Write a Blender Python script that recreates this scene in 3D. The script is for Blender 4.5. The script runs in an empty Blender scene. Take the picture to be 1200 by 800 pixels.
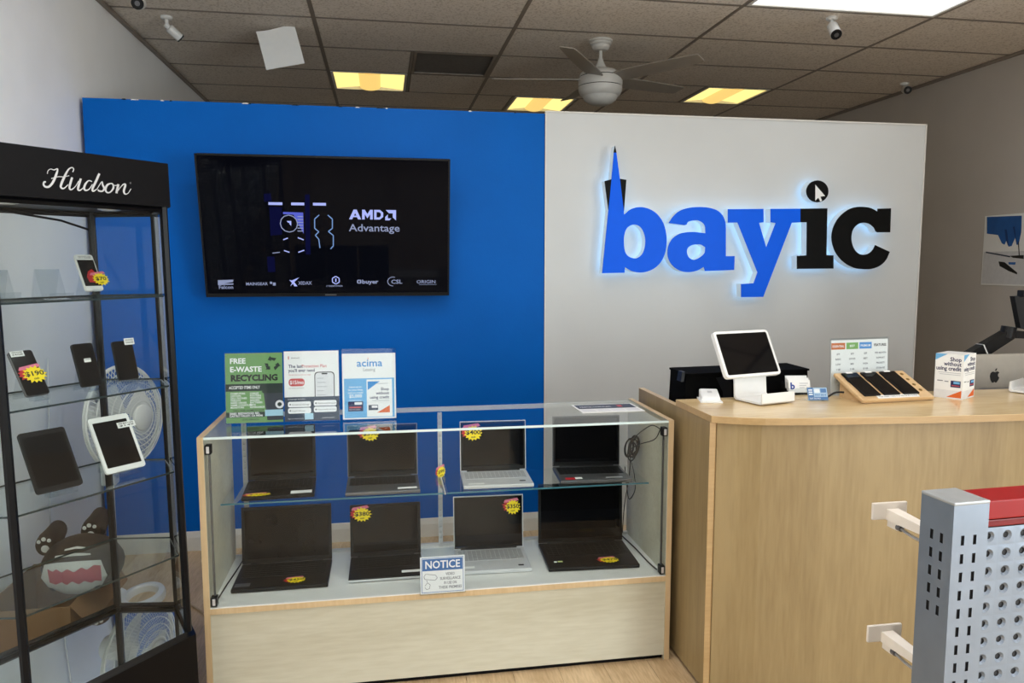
import bpy, bmesh, math, random
from mathutils import Vector, Matrix, Euler
random.seed(7)
R = math.radians
scene = bpy.context.scene
COL = scene.collection

# ------------------------------------------------------------------ camera, world, lights, exposure
F_PX = 880.0
CAM = Vector((0.0, 0.0, 1.574))
YAW = math.atan(152 / (F_PX * 1.005)); PIT = math.atan(89 / F_PX)
FW = Vector((math.sin(YAW) * math.cos(PIT), math.cos(YAW) * math.cos(PIT), -math.sin(PIT)))
RT = Vector((math.cos(YAW), -math.sin(YAW), 0.0))
UP = RT.cross(FW)
cd = bpy.data.cameras.new('camera'); cam = bpy.data.objects.new('camera', cd); COL.objects.link(cam)
cd.sensor_width = 36.0; cd.lens = 36.0 * F_PX / 1200.0; cd.clip_start = 0.02
cam.location = CAM
cam.rotation_euler = Matrix((RT, UP, -FW)).transposed().to_euler()
scene.camera = cam

w = bpy.data.worlds.new('world'); scene.world = w; w.use_nodes = True
bgn = w.node_tree.nodes['Background']
bgn.inputs[0].default_value = (0.80, 0.90, 1.0, 1); bgn.inputs[1].default_value = 1.0

vs = scene.view_settings
vs.view_transform = 'Standard'; vs.look = 'None'; vs.gamma = 1.0; vs.use_curve_mapping = False
vs.exposure = 0.0
scene.cycles.transparent_max_bounces = 40
scene.cycles.max_bounces = 14
TROFFER_EMIT = 7.6
TROFFER_DIM = 1.5
WARM_EMIT = 1.3
WINDOW_W = 75.0
SIDE_W = 280.0

# daylight coming in through the storefront glazing behind the camera
ld = bpy.data.lights.new('storefront_daylight', 'AREA'); lo = bpy.data.objects.new('storefront_daylight', ld); COL.objects.link(lo)
ld.shape = 'RECTANGLE'; ld.size = 5.0; ld.size_y = 2.2; ld.energy = WINDOW_W; ld.color = (0.93, 0.97, 1.0)
lo.location = (1.4, -4.62, 1.45); lo.rotation_euler = (R(90), 0, 0)

ld = bpy.data.lights.new('side_window_daylight', 'AREA'); lo = bpy.data.objects.new('side_window_daylight', ld); COL.objects.link(lo)
ld.shape = 'RECTANGLE'; ld.size = 3.0; ld.size_y = 2.2; ld.energy = SIDE_W; ld.color = (0.93, 0.97, 1.0)
lo.location = (4.60, -2.4, 1.45); lo.rotation_euler = (R(90), 0, R(90))

# ------------------------------------------------------------------ helpers
def ray(x, y): return FW + RT * ((x - 600) / F_PX) - UP * ((y - 400) / F_PX)
def pX(x, y, v): d = ray(x, y); return CAM + d * ((v - CAM.x) / d.x)
def pY(x, y, v): d = ray(x, y); return CAM + d * ((v - CAM.y) / d.y)
def pZ(x, y, v): d = ray(x, y); return CAM + d * ((v - CAM.z) / d.z)
def pP(x, y, p, n): d = ray(x, y); return CAM + d * ((Vector(p) - CAM).dot(n) / d.dot(n))

MATS = {}
def new_mat(name):
    m = bpy.data.materials.new(name); m.use_nodes = True
    nt = m.node_tree
    return m, nt, nt.nodes['Principled BSDF']
def mat(name, col, rough=0.5, metal=0.0, var=0.05, scale=30.0, bump=0.0, bscale=None, emit=None, estr=0.0, spec=0.5, coat=0.0, stretch=None):
    """principled material with a little procedural tone variation and fine relief"""
    if name in MATS: return MATS[name]
    m, nt, b = new_mat(name)
    tc = nt.nodes.new('ShaderNodeTexCoord'); mp = nt.nodes.new('ShaderNodeMapping')
    nt.links.new(tc.outputs['Object'], mp.inputs['Vector'])
    if stretch: mp.inputs['Scale'].default_value = stretch
    nz = nt.nodes.new('ShaderNodeTexNoise'); nz.inputs['Scale'].default_value = scale; nz.inputs['Detail'].default_value = 4
    nt.links.new(mp.outputs[0], nz.inputs['Vector'])
    cr = nt.nodes.new('ShaderNodeValToRGB')
    cr.color_ramp.elements[0].position = 0.3; cr.color_ramp.elements[1].position = 0.7
    cr.color_ramp.elements[0].color = tuple(c * (1 - var) for c in col) + (1,)
    cr.color_ramp.elements[1].color = tuple(min(1, c * (1 + var)) for c in col) + (1,)
    nt.links.new(nz.outputs['Fac'], cr.inputs['Fac']); nt.links.new(cr.outputs[0], b.inputs['Base Color'])
    b.inputs['Roughness'].default_value = rough; b.inputs['Metallic'].default_value = metal
    b.inputs['Specular IOR Level'].default_value = spec; b.inputs['Coat Weight'].default_value = coat
    if bump > 0:
        n2 = nt.nodes.new('ShaderNodeTexNoise'); n2.inputs['Scale'].default_value = bscale or scale * 4; n2.inputs['Detail'].default_value = 3
        nt.links.new(tc.outputs['Object'], n2.inputs['Vector'])
        bp = nt.nodes.new('ShaderNodeBump'); bp.inputs['Strength'].default_value = bump; bp.inputs['Distance'].default_value = 0.004
        nt.links.new(n2.outputs['Fac'], bp.inputs['Height']); nt.links.new(bp.outputs[0], b.inputs['Normal'])
    if emit:
        b.inputs['Emission Color'].default_value = emit + (1,); b.inputs['Emission Strength'].default_value = estr
    MATS[name] = m; return m
def srgb(r, g, b):
    f = lambda c: (c / 255 / 12.92) if c <= 10 else ((c / 255 + 0.055) / 1.055) ** 2.4
    return (f(r), f(g), f(b))
def wood(name, light, dark, axis='z', rough=0.4, scale=6.0):
    if name in MATS: return MATS[name]
    m, nt, b = new_mat(name)
    tc = nt.nodes.new('ShaderNodeTexCoord'); mp = nt.nodes.new('ShaderNodeMapping')
    s = {'x': (0.12, 1, 1), 'y': (1, 0.12, 1), 'z': (1, 1, 0.1)}[axis]
    mp.inputs['Scale'].default_value = s
    oi = nt.nodes.new('ShaderNodeObjectInfo'); ad = nt.nodes.new('ShaderNodeVectorMath'); ad.operation = 'MULTIPLY_ADD'
    cmb = nt.nodes.new('ShaderNodeCombineXYZ')
    nt.links.new(oi.outputs['Random'], cmb.inputs[0]); nt.links.new(oi.outputs['Random'], cmb.inputs[1]); nt.links.new(oi.outputs['Random'], cmb.inputs[2])
    ad.inputs[1].default_value = (17, 11, 13)
    nt.links.new(cmb.outputs[0], ad.inputs[0]); nt.links.new(tc.outputs['Object'], ad.inputs[2])
    nt.links.new(ad.outputs[0], mp.inputs['Vector'])
    n1 = nt.nodes.new('ShaderNodeTexNoise'); n1.inputs['Scale'].default_value = scale; n1.inputs['Detail'].default_value = 6; n1.inputs['Distortion'].default_value = 0.6
    n2 = nt.nodes.new('ShaderNodeTexNoise'); n2.inputs['Scale'].default_value = scale * 14; n2.inputs['Detail'].default_value = 3
    for n in (n1, n2): nt.links.new(mp.outputs[0], n.inputs['Vector'])
    mx = nt.nodes.new('ShaderNodeMix'); mx.data_type = 'FLOAT'; mx.inputs[0].default_value = 0.4
    nt.links.new(n1.outputs['Fac'], mx.inputs[2]); nt.links.new(n2.outputs['Fac'], mx.inputs[3])
    cr = nt.nodes.new('ShaderNodeValToRGB'); cr.color_ramp.elements[0].position = 0.36; cr.color_ramp.elements[1].position = 0.62
    cr.color_ramp.elements[0].color = dark + (1,); cr.color_ramp.elements[1].color = light + (1,)
    nt.links.new(mx.outputs[0], cr.inputs['Fac']); nt.links.new(cr.outputs[0], b.inputs['Base Color'])
    b.inputs['Roughness'].default_value = rough
    MATS[name] = m; return m
def glass(name, tint=(0.94, 0.96, 0.96), rough=0.01, ior=1.36):
    """thin pane: clear transmission plus Fresnel reflection"""
    if name in MATS: return MATS[name]
    m = bpy.data.materials.new(name); m.use_nodes = True; nt = m.node_tree
    nt.nodes.remove(nt.nodes['Principled BSDF']); out = nt.nodes['Material Output']
    tr = nt.nodes.new('ShaderNodeBsdfTransparent'); gl = nt.nodes.new('ShaderNodeBsdfGlossy'); mx = nt.nodes.new('ShaderNodeMixShader')
    fr = nt.nodes.new('ShaderNodeFresnel'); fr.inputs[0].default_value = ior
    geo = nt.nodes.new('ShaderNodeNewGeometry'); bp = nt.nodes.new('ShaderNodeMath'); bp.operation = 'SUBTRACT'; bp.inputs[0].default_value = 1
    mu = nt.nodes.new('ShaderNodeMath'); mu.operation = 'MULTIPLY'
    nt.links.new(geo.outputs['Backfacing'], bp.inputs[1]); nt.links.new(fr.outputs[0], mu.inputs[0]); nt.links.new(bp.outputs[0], mu.inputs[1])
    nz = nt.nodes.new('ShaderNodeTexNoise'); nz.inputs['Scale'].default_value = 6
    cr = nt.nodes.new('ShaderNodeValToRGB')
    cr.color_ramp.elements[0].color = tuple(c * 0.99 for c in tint) + (1,); cr.color_ramp.elements[1].color = tint + (1,)
    nt.links.new(nz.outputs['Fac'], cr.inputs[0]); nt.links.new(cr.outputs[0], tr.inputs[0])
    gl.inputs['Roughness'].default_value = rough; gl.inputs['Color'].default_value = (1, 1, 1, 1)
    nt.links.new(mu.outputs[0], mx.inputs[0]); nt.links.new(tr.outputs[0], mx.inputs[1]); nt.links.new(gl.outputs[0], mx.inputs[2])
    nt.links.new(mx.outputs[0], out.inputs[0])
    MATS[name] = m; return m
def emis(name, col, strength):
    return mat(name, tuple(c * 0.3 for c in col), 0.5, 0, 0.02, 20, emit=col, estr=strength, spec=0.0)

def kids_inverse(parent):
    return MW.get(parent.name, Matrix.Identity(4)).inverted() if parent else Matrix.Identity(4)
MW = {}
class MB:
    def __init__(s): s.v = []; s.f = []
    def quad(s, a, b, c, d): i = len(s.v); s.v += [Vector(a), Vector(b), Vector(c), Vector(d)]; s.f.append((i, i+1, i+2, i+3)); return s
    def poly(s, pts): i = len(s.v); s.v += [Vector(p) for p in pts]; s.f.append(tuple(range(i, i+len(pts)))); return s
    def box(s, lo, hi, M=None):
        (x0, y0, z0), (x1, y1, z1) = lo, hi
        p = [Vector(q) for q in ((x0,y0,z0),(x1,y0,z0),(x1,y1,z0),(x0,y1,z0),(x0,y0,z1),(x1,y0,z1),(x1,y1,z1),(x0,y1,z1))]
        if M: p = [M @ q for q in p]
        i = len(s.v); s.v += p
        s.f += [tuple(i+k for k in q) for q in ((3,2,1,0),(4,5,6,7),(0,1,5,4),(1,2,6,5),(2,3,7,6),(3,0,4,7))]; return s
    def bbox(s, lo, hi, r, M=None):
        """box with chamfered edges (all eight corners)"""
        bm = bmesh.new(); bmesh.ops.create_cube(bm, size=1)
        c = [(lo[k]+hi[k])/2 for k in range(3)]; d = [hi[k]-lo[k] for k in range(3)]
        for v in bm.verts: v.co = Vector((v.co.x*d[0]+c[0], v.co.y*d[1]+c[1], v.co.z*d[2]+c[2]))
        bmesh.ops.bevel(bm, geom=bm.edges[:], offset=min(r, min(d)*0.45), segments=2, affect='EDGES', profile=0.6)
        s.bm(bm, M); return s
    def bm(s, bm, M=None):
        bm.verts.index_update(); i = len(s.v)
        s.v += [(M @ v.co) if M else v.co.copy() for v in bm.verts]
        s.f += [tuple(i+v.index for v in f.verts) for f in bm.faces]; bm.free()
    def mesh(s, me, M):
        i = len(s.v); s.v += [M @ v.co for v in me.vertices]; s.f += [tuple(i+k for k in p.vertices) for p in me.polygons]
    def loft(s, rings, cap=True, close=True):
        i = len(s.v); n = len(rings[0])
        for r in rings: s.v += [Vector(p) for p in r]
        for a in range(len(rings)-1):
            for k in range(n if close else n-1):
                k2 = (k+1) % n; s.f.append((i+a*n+k, i+a*n+k2, i+(a+1)*n+k2, i+(a+1)*n+k))
        if cap and close: s.f.append(tuple(i+k for k in range(n))[::-1]); s.f.append(tuple(i+(len(rings)-1)*n+k for k in range(n)))
        return s
    def prism(s, pts, off):
        """polygon (3-D points) swept by a vector"""
        off = Vector(off); a = [Vector(p) for p in pts]
        nrm = Vector((0,0,0))
        for k in range(len(a)): nrm += a[k].cross(a[(k+1) % len(a)])
        if nrm.dot(off) < 0: a = a[::-1]
        return s.loft([a, [p+off for p in a]])
    def tube(s, pts, r, n=8, closed=False):
        pts = [Vector(p) for p in pts]; rings = []; L = len(pts)
        rr = r if isinstance(r, (list, tuple)) else [r]*L
        prev = None
        for k in range(L):
            if closed: t = pts[(k+1) % L]-pts[k-1]
            else: t = pts[min(k+1, L-1)]-pts[max(k-1, 0)]
            t.normalize()
            if prev is None:
                a = Vector((0,0,1)) if abs(t.z) < .9 else Vector((1,0,0))
                u = t.cross(a).normalized()
            else: u = (prev - t*prev.dot(t)).normalized()
            prev = u; v = t.cross(u)
            rings.append([pts[k]+(u*math.cos(2*math.pi*j/n)+v*math.sin(2*math.pi*j/n))*rr[k] for j in range(n)])
        if closed: rings.append(rings[0]); return s.loft(rings, cap=False)
        return s.loft(rings)
    def lathe(s, prof, n=24, M=None):
        rings = []
        for r, z in prof:
            ring = [Vector((max(r,1e-4)*math.cos(2*math.pi*k/n), max(r,1e-4)*math.sin(2*math.pi*k/n), z)) for k in range(n)]
            rings.append([M @ p for p in ring] if M else ring)
        return s.loft(rings)
    def build(s, name, m, parent=None, smooth=False, world=True):
        me = bpy.data.meshes.new(name)
        vv = s.v
        if parent and world:
            inv = kids_inverse(parent); vv = [inv @ v for v in vv]
        me.from_pydata([tuple(v) for v in vv], [], s.f); me.update()
        o = bpy.data.objects.new(name, me); COL.objects.link(o)
        me.materials.append(m)
        if smooth:
            for p in me.polygons: p.use_smooth = True
            try: me.set_sharp_from_angle(angle=R(35))
            except Exception: pass
        if parent:
            o.parent = parent; MW[o.name] = MW.get(parent.name, Matrix.Identity(4))
        return o
def tag(o, label, cat, group=None, kind=None):
    o['label'] = label; o['category'] = cat
    if group: o['group'] = group
    if kind: o['kind'] = kind
    return o
def thing(name, label, cat, loc=(0,0,0), M=None, group=None, kind=None):
    o = bpy.data.objects.new(name, None); COL.objects.link(o); o.empty_display_size = 0.05
    mt = M if M is not None else Matrix.Translation(Vector(loc))
    o.matrix_world = mt; o.location, q, _s = mt.decompose(); o.rotation_euler = q.to_euler()
    MW[o.name] = mt.copy()
    return tag(o, label, cat, group, kind)
def struct(o, label, cat): return tag(o, label, cat, None, 'structure')
def frame_m(O, X, Y, Z):
    m = Matrix.Identity(4)
    for k, v in enumerate((X, Y, Z, O)):
        for j in range(3): m[j][k] = v[j]
    return m
# ---- lettering
def text_mesh(txt, bold=0.0, align='LEFT', shear=0.0, spacing=1.0):
    c = bpy.data.curves.new('t', 'FONT'); c.body = txt; c.size = 1.0; c.offset = bold; c.align_x = align; c.shear = shear; c.space_character = spacing
    c.resolution_u = 2; c.fill_mode = 'FRONT'
    o = bpy.data.objects.new('t', c)
    me = bpy.data.meshes.new_from_object(o)
    bpy.data.objects.remove(o); bpy.data.curves.remove(c)
    return me
class Print:
    """flat print on a rectangle: O lower left corner, U and V full edge vectors; pieces are keyed by (name, material)"""
    def __init__(s, parent, O, U, V, step=0.0004):
        s.p = parent; s.O = Vector(O); s.U = Vector(U); s.V = Vector(V); s.N = s.U.cross(s.V).normalized(); s.step = step; s.d = {}
        s.w = s.U.length; s.h = s.V.length
    def mb(s, name, m): return s.d.setdefault((name, m.name), (MB(), m))[0]
    def pt(s, x, y, l): return s.O + s.U*x + s.V*y + s.N*(s.step*l)
    def rect(s, name, m, x0, y0, x1, y1, l=1): s.mb(name, m).quad(s.pt(x0,y0,l), s.pt(x1,y0,l), s.pt(x1,y1,l), s.pt(x0,y1,l)); return s
    def poly(s, name, m, pts, l=1): s.mb(name, m).poly([s.pt(x,y,l) for x,y in pts]); return s
    def disc(s, name, m, x, y, r, l=1, n=20):
        a = s.h/s.w
        return s.poly(name, m, [(x+r*a*math.cos(2*math.pi*k/n), y+r*math.sin(2*math.pi*k/n)) for k in range(n)], l)
    def line(s, name, m, pts, wd, l=1):
        a = s.w/s.h
        for (x0,y0),(x1,y1) in zip(pts[:-1], pts[1:]):
            dx, dy = (x1-x0)*a, y1-y0; q = math.hypot(dx, dy) or 1; nx, ny = -dy/q*wd/2/a, dx/q*wd/2
            s.mb(name, m).quad(s.pt(x0+nx,y0+ny,l), s.pt(x0-nx,y0-ny,l), s.pt(x1-nx,y1-ny,l), s.pt(x1+nx,y1+ny,l))
        return s
    def rrect(s, name, m, x0, y0, x1, y1, r, l=1):
        a = s.h/s.w; pts = []
        for cx, cy, q in ((x1-r*a,y1-r,0),(x0+r*a,y1-r,1),(x0+r*a,y0+r,2),(x1-r*a,y0+r,3)):
            for k in range(5): t = (q+k/4)*math.pi/2; pts.append((cx+r*a*math.cos(t), cy+r*math.sin(t)))
        return s.poly(name, m, pts, l)
    def text(s, name, m, txt, x, y, size, l=2, bold=0.0, align='LEFT', width=None, shear=0.0):
        me = text_mesh(txt, bold, align, shear)
        k = size*s.h; kx = k
        if width:
            xs = [v.co.x for v in me.vertices]; ext = max(xs)-min(xs); kx = width*s.w/ext
        M = frame_m(s.pt(x,y,l), s.U.normalized()*kx, s.V.normalized()*k, s.N)
        s.mb(name, m).mesh(me, M); bpy.data.meshes.remove(me); return s
    def done(s):
        out = []
        for (n, _), (b, m) in s.d.items():
            o = b.build(n, m, s.p); out.append(o)
            if len(b.f) > 1: o['kind'] = 'stuff'     # print too small to pick apart stroke by stroke
        return out

# ------------------------------------------------------------------ materials
M_BLUE = mat('blue_wall_paint', srgb(0, 94, 184), 0.45, 0, 0.04, 3.0, 0.12, 120, spec=.10)
M_PART = mat('white_partition_paint', srgb(208, 210, 210), 0.4, 0, 0.02, 3.0, 0.05, 90, spec=.25)
M_WALL = mat('white_wall_paint', srgb(248, 248, 248), 0.6, 0, 0.02, 4.0, 0.25, 70)
M_GREY = mat('grey_wall_paint', srgb(200, 194, 188), 0.6, 0, 0.03, 3.0, 0.2, 70)
M_BASE = mat('white_baseboard', srgb(222, 220, 214), 0.35, 0, 0.02)
M_WOOD = wood('pale_maple_laminate', srgb(206, 203, 185), srgb(189, 184, 163), 'x', 0.4, 5)
M_WOODV = wood('maple_edge', srgb(214, 188, 148), srgb(198, 170, 130), 'z', 0.4, 6)
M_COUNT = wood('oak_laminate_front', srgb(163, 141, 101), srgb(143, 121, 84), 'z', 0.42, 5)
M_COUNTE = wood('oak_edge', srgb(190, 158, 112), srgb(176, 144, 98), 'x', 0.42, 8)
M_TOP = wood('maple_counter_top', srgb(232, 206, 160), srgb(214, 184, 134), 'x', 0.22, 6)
M_FLOOR = wood('oak_floor_plank', srgb(216, 188, 150), srgb(178, 148, 110), 'y', 0.35, 9)
M_BLACK = mat('black_powder_coat', (0.004, 0.004, 0.005), 0.35, 0, 0.1, 60, spec=.15)
M_BPLAS = mat('black_plastic', (0.007, 0.007, 0.008), 0.4, 0, 0.1, 80, spec=.25)
M_SCREEN = mat('black_glass_screen', (0.004, 0.004, 0.005), 0.05, 0, 0.05, 10, spec=0.25)
M_SCRMAT = mat('dark_matte_screen', (0.005, 0.005, 0.006), 0.16, 0, 0.05, 10, spec=.2)
M_WHITE = mat('white_plastic', srgb(236, 236, 234), 0.35, 0, 0.01, 40)
M_PAPER = mat('white_paper', srgb(240, 240, 238), 0.7, 0, 0.01, 40)
M_SILV = mat('brushed_aluminium', srgb(190, 190, 192), 0.32, 0.85, 0.05, 40, stretch=(1, 20, 20))
M_DSILV = mat('dark_grey_aluminium', srgb(110, 110, 113), 0.35, 0.6, 0.05, 40)
M_LSILV = mat('silver_plastic', srgb(205, 205, 206), 0.4, 0.2, 0.03, 40)
M_STEEL = mat('galvanised_steel', srgb(128, 138, 152), 0.36, 0.6, 0.06, 18)
M_KEYD = mat('black_keycap', (0.012, 0.012, 0.013), 0.5, 0, 0.1, 60, spec=.25)
M_KEYL = mat('grey_keycap', srgb(168, 168, 170), 0.5, 0, 0.05, 60)
M_DECK = mat('white_laminate_deck', srgb(226, 226, 222), 0.35, 0, 0.02, 8)
M_GLASS = glass('clear_case_glass', (0.95, 0.97, 0.965))
M_ACRYL = glass('clear_acrylic', (0.93, 0.95, 0.96), 0.03, 1.36)
M_EDGE = mat('polished_glass_edge', srgb(215, 232, 232), 0.2, 0, 0.02, 20)
M_MIRROR = mat('mirror_deck', (0.82, 0.84, 0.84), 0.02, 1.0, 0.01, 5)
M_YEL = mat('yellow_sticker', srgb(255, 226, 20), 0.5, 0, 0.02)
M_RED = mat('red_sticker', srgb(190, 28, 40), 0.5, 0, 0.05)
M_PINK = mat('pink_sticker_print', srgb(226, 120, 150), 0.5, 0, 0.05)
M_INK = mat('black_ink', (0.01, 0.01, 0.01), 0.6, 0, 0.02)
M_NAVY = mat('navy_ink', srgb(28, 32, 84), 0.6, 0, 0.02)
M_GINK = mat('grey_ink', srgb(120, 122, 128), 0.6, 0, 0.02)
M_LINK = mat('light_grey_ink', srgb(190, 192, 196), 0.6, 0, 0.02)
M_WINK = mat('white_ink', srgb(245, 245, 245), 0.6, 0, 0.01)
M_CARD = mat('brown_cardboard', srgb(150, 112, 76), 0.8, 0, 0.06, 12, 0.1, 60)

# ------------------------------------------------------------------ the setting
XL, XR, YB, YF, ZC = -1.53, 4.38, 7.5, -4.4, 3.05
YP = 4.28
# floor slab, planks near the cases as real boards
fl = MB().box((XL-.1, YF-.1, -.12), (XR+.1, YB+.1, -0.006)).build('floor', wood('floor_far_boards', srgb(212,184,146), srgb(176,146,108), 'y', 0.35, 9))
struct(fl, 'warm oak plank floor of the shop', 'floor')
pl_me = None
PW, PLN = 0.182, 1.22
nx = int((XR-XL)/PW)+1
for i in range(nx):
    x0 = XL+i*PW; x1 = min(x0+PW, XR)
    off = (i*0.43) % PLN
    y = 0.6-off
    while y < YP+0.6:
        y0 = max(y, .6); y1 = min(y+PLN, YP+.6)
        if y1-y0 > 0.02:
            o = MB().box((x0+.0008, y0+.0008, -.006), (x1-.0008, y1-.0008, 0.0)).build('plank', M_FLOOR, fl)
        y += PLN
wl = MB().box((XL-.12, YF, 0), (XL, YB, ZC)).build('wall_left', M_WALL); struct(wl, 'textured white side wall behind the glass tower', 'wall')
wr = MB().box((XR, -.8, 0), (XR+.12, YB, ZC)).box((XR, YF, 0), (XR+.12, -.8, .35)).box((XR, YF, 2.6), (XR+.12, -.8, ZC)).box((XR, YF, .35), (XR+.12, -4.0, 2.6)).build('wall_right', M_GREY); struct(wr, 'grey side wall with the repair poster', 'wall')
wb = MB().box((XL, YB, 0), (XR, YB+.12, ZC)).build('wall_back', M_GREY); struct(wb, 'dim back wall behind the partition', 'wall')
# storefront wall behind the camera: sill, header, piers, four glazed bays
mb = MB().box((XL, YF-.12, 0), (XR, YF, .35)).box((XL, YF-.12, 2.6), (XR, YF, ZC))
bays = [(-1.2, .15), (.25, 1.5), (1.6, 2.85), (2.95, 4.15)]
xs = [XL] + [v for b in bays for v in b] + [XR]
for a, b in zip(xs[0::2], xs[1::2]): mb.box((a, YF-.12, .35), (b, YF, 2.6))
wf = mb.build('wall_front', mat('grey_front_wall', srgb(140, 140, 142), .6, 0, .03, 3, .2, 70)); struct(wf, 'storefront wall with four glazed bays behind the viewpoint', 'wall')
for k, (a, b) in enumerate(bays):
    g = MB().box((a, YF-.06, .35), (b, YF-.052, 2.6)).build('window_%d' % (k+1), M_GLASS); struct(g, 'storefront window bay %s' % ['beside the left wall', 'left of the middle pier', 'right of the middle pier', 'beside the right wall'][k], 'window')
    fr = MB()
    for q in ((a, b, .35, .39), (a, b, 2.56, 2.6), (a, b, 1.0, 1.03)): fr.box((q[0], YF-.08, q[2]), (q[1], YF-.03, q[3]))
    for xx in (a, b-.04): fr.box((xx, YF-.08, .35), (xx+.04, YF-.03, 2.6))
    fr.build('window_frame', M_DSILV, g)
g = MB().box((XR+.052, -4.0, .35), (XR+.06, -.8, 2.6)).build('window_5', M_GLASS); struct(g, 'side window bay in the right wall behind the viewpoint', 'window')
fr = MB()
for q in ((-4.0, -.8, .35, .39), (-4.0, -.8, 2.56, 2.6), (-4.0, -3.96, .35, 2.6), (-.84, -.8, .35, 2.6), (-2.42, -2.38, .35, 2.6)): fr.box((XR+.03, q[0], q[2]), (XR+.08, q[1], q[3]))
fr.build('window_frame', M_DSILV, g)
# partition: blue half and white half
wbl = MB().box((-1.505, YP, 0), (.925, YP+.12, 2.432)).build('wall_blue', M_BLUE); struct(wbl, 'bright blue half of the free-standing partition', 'wall')
for k in range(14):
    x = random.uniform(-1.4, .8); wd = random.uniform(.01, .05)
    MB().prism([(x, YP-.001, 2.428), (x+wd, YP-.001, 2.428), (x+wd*.7, YP-.001, 2.434), (x+wd*.2, YP-.001, 2.4345)], (0, .01, 0)).build('paint_chip', M_BASE if k % 2 else M_BLACK, wbl)
wwh = MB().box((.932, YP-.004, 0), (3.349, YP+.12, 2.445)).build('wall_white', M_PART); struct(wwh, 'white half of the partition behind the lit sign', 'wall')
tr = MB().box((.925, YP+.006, 0), (.932, YP+.1, 2.432)).build('trim_1', M_BLACK); struct(tr, 'dark seam between blue and white partition halves', 'trim')
tr = MB().box((.926, YP-.008, 0), (.934, YP-.004, 2.445)).box((3.343, YP-.010, 0), (3.351, YP-.004, 2.447)).box((.932, YP-.010, 2.439), (3.349, YP-.004, 2.447)).build('trim_2', M_BASE); struct(tr, 'thin white edge bead around the white partition', 'trim')
def baseboard(name, x0, x1, lab):
    y = YP
    b = MB().prism([(x0, y, 0), (x0, y-.014, 0), (x0, y-.014, .075), (x0, y-.010, .09), (x0, y-.006, .105), (x0, y, .108)], (x1-x0, 0, 0)).build(name, M_BASE)
    struct(b, lab, 'baseboard')
baseboard('baseboard_blue', -1.505, .925, 'white moulded baseboard along the blue partition')
baseboard('baseboard_white', .932, 3.349, 'white moulded baseboard along the white partition')
b = MB().box((XL, YF, 0), (XL+.012, YP-.02, .1)).build('baseboard_left', M_BASE); struct(b, 'white baseboard at the foot of the left wall', 'baseboard')

# ceiling: slab, lay-in tiles, tee bars
def tile_mat():
    m, nt, b = new_mat('mineral_fibre_tile')
    tc = nt.nodes.new('ShaderNodeTexCoord')
    vo = nt.nodes.new('ShaderNodeTexNoise'); vo.inputs['Scale'].default_value = 75; vo.inputs['Detail'].default_value = 3
    n2 = nt.nodes.new('ShaderNodeTexNoise'); n2.inputs['Scale'].default_value = 2.5
    for n in (vo, n2): nt.links.new(tc.outputs['Object'], n.inputs['Vector'])
    cr = nt.nodes.new('ShaderNodeValToRGB'); cr.color_ramp.elements[0].position = .36; cr.color_ramp.elements[1].position = .5
    cr.color_ramp.elements[0].color = srgb(214, 203, 190) + (1,); cr.color_ramp.elements[1].color = srgb(244, 235, 224) + (1,)
    nt.links.new(vo.outputs['Fac'], cr.inputs[0])
    mx = nt.nodes.new('ShaderNodeMix'); mx.data_type = 'RGBA'; mx.blend_type = 'MULTIPLY'; mx.inputs[0].default_value = .12
    nt.links.new(cr.outputs[0], mx.inputs[6]); nt.links.new(n2.outputs['Fac'], mx.inputs[7])
    nt.links.new(mx.outputs[2], b.inputs['Base Color']); b.inputs['Roughness'].default_value = .9
    bp = nt.nodes.new('ShaderNodeBump'); bp.inputs['Strength'].default_value = .5; bp.inputs['Distance'].default_value = .003
    nt.links.new(vo.outputs['Fac'], bp.inputs['Height']); nt.links.new(bp.outputs[0], b.inputs['Normal'])
    return m
M_TILE = tile_mat()
M_TEE = mat('ceiling_tee', srgb(140, 130, 120), 0.5, 0, 0.04)
ce = MB().box((XL-.1, YF-.1, ZC+.03), (XR+.1, YB+.1, ZC+.15)).build('ceiling', M_TILE); struct(ce, 'drop ceiling of speckled rectangular tiles', 'ceiling')
TX = [XL, -.38, .84, 2.055, 3.275, XR]
TY0, TP = 4.17, .6185
rows = range(-14, 6)
# cells used by light fittings: (col, row) -> list of x-ranges that stay tile
lights = {(3, -1): 'full', (3, 3): (2.675, 3.26), (1, 3): (-.37, .232), (2, 4): (1.16, 1.74), (1, 2): None,
          (1, -3): 'full', (1, -5): 'full', (3, -5): 'full', (1, -7): 'full', (3, -9): 'full', (1, -11): 'full'}
for r in rows:
    y0 = max(YF, TY0+r*TP); y1 = min(YB, TY0+(r+1)*TP)
    if y1-y0 < .02: continue
    for c in range(5):
        x0, x1 = TX[c], TX[c+1]; L = lights.get((c, r), 0)
        spans = [(x0, x1)]
        if L == 'full': spans = []
        elif L is None: spans = [(x0, .232)]
        elif L: spans = [q for q in ((x0, L[0]-.004), (L[1]+.004, x1)) if q[1]-q[0] > .05]
        for a, b2 in spans:
            MB().box((a+.013, y0+.013, ZC-.002), (b2-.013, y1-.013, ZC+.018)).build('ceiling_tile', M_TILE, ce)
for x in TX[1:-1]: MB().box((x-.012, YF, ZC-.004), (x+.012, YB, ZC+.03)).build('tee_bar', M_TEE, ce)
for r in rows:
    y = TY0+r*TP
    if YF < y < YB: MB().box((XL, y-.0115, ZC-.0035), (XR, y+.0115, ZC+.03)).build('tee_bar', M_TEE, ce)
for x, r in ((.232, 3), (.232, 2), (2.675, 3), (1.16, 4), (1.74, 4)):
    MB().box((x-.011, TY0+r*TP, ZC-.0035), (x+.011, min(YB, TY0+(r+1)*TP), ZC+.03)).build('tee_bar', M_TEE, ce)
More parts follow.
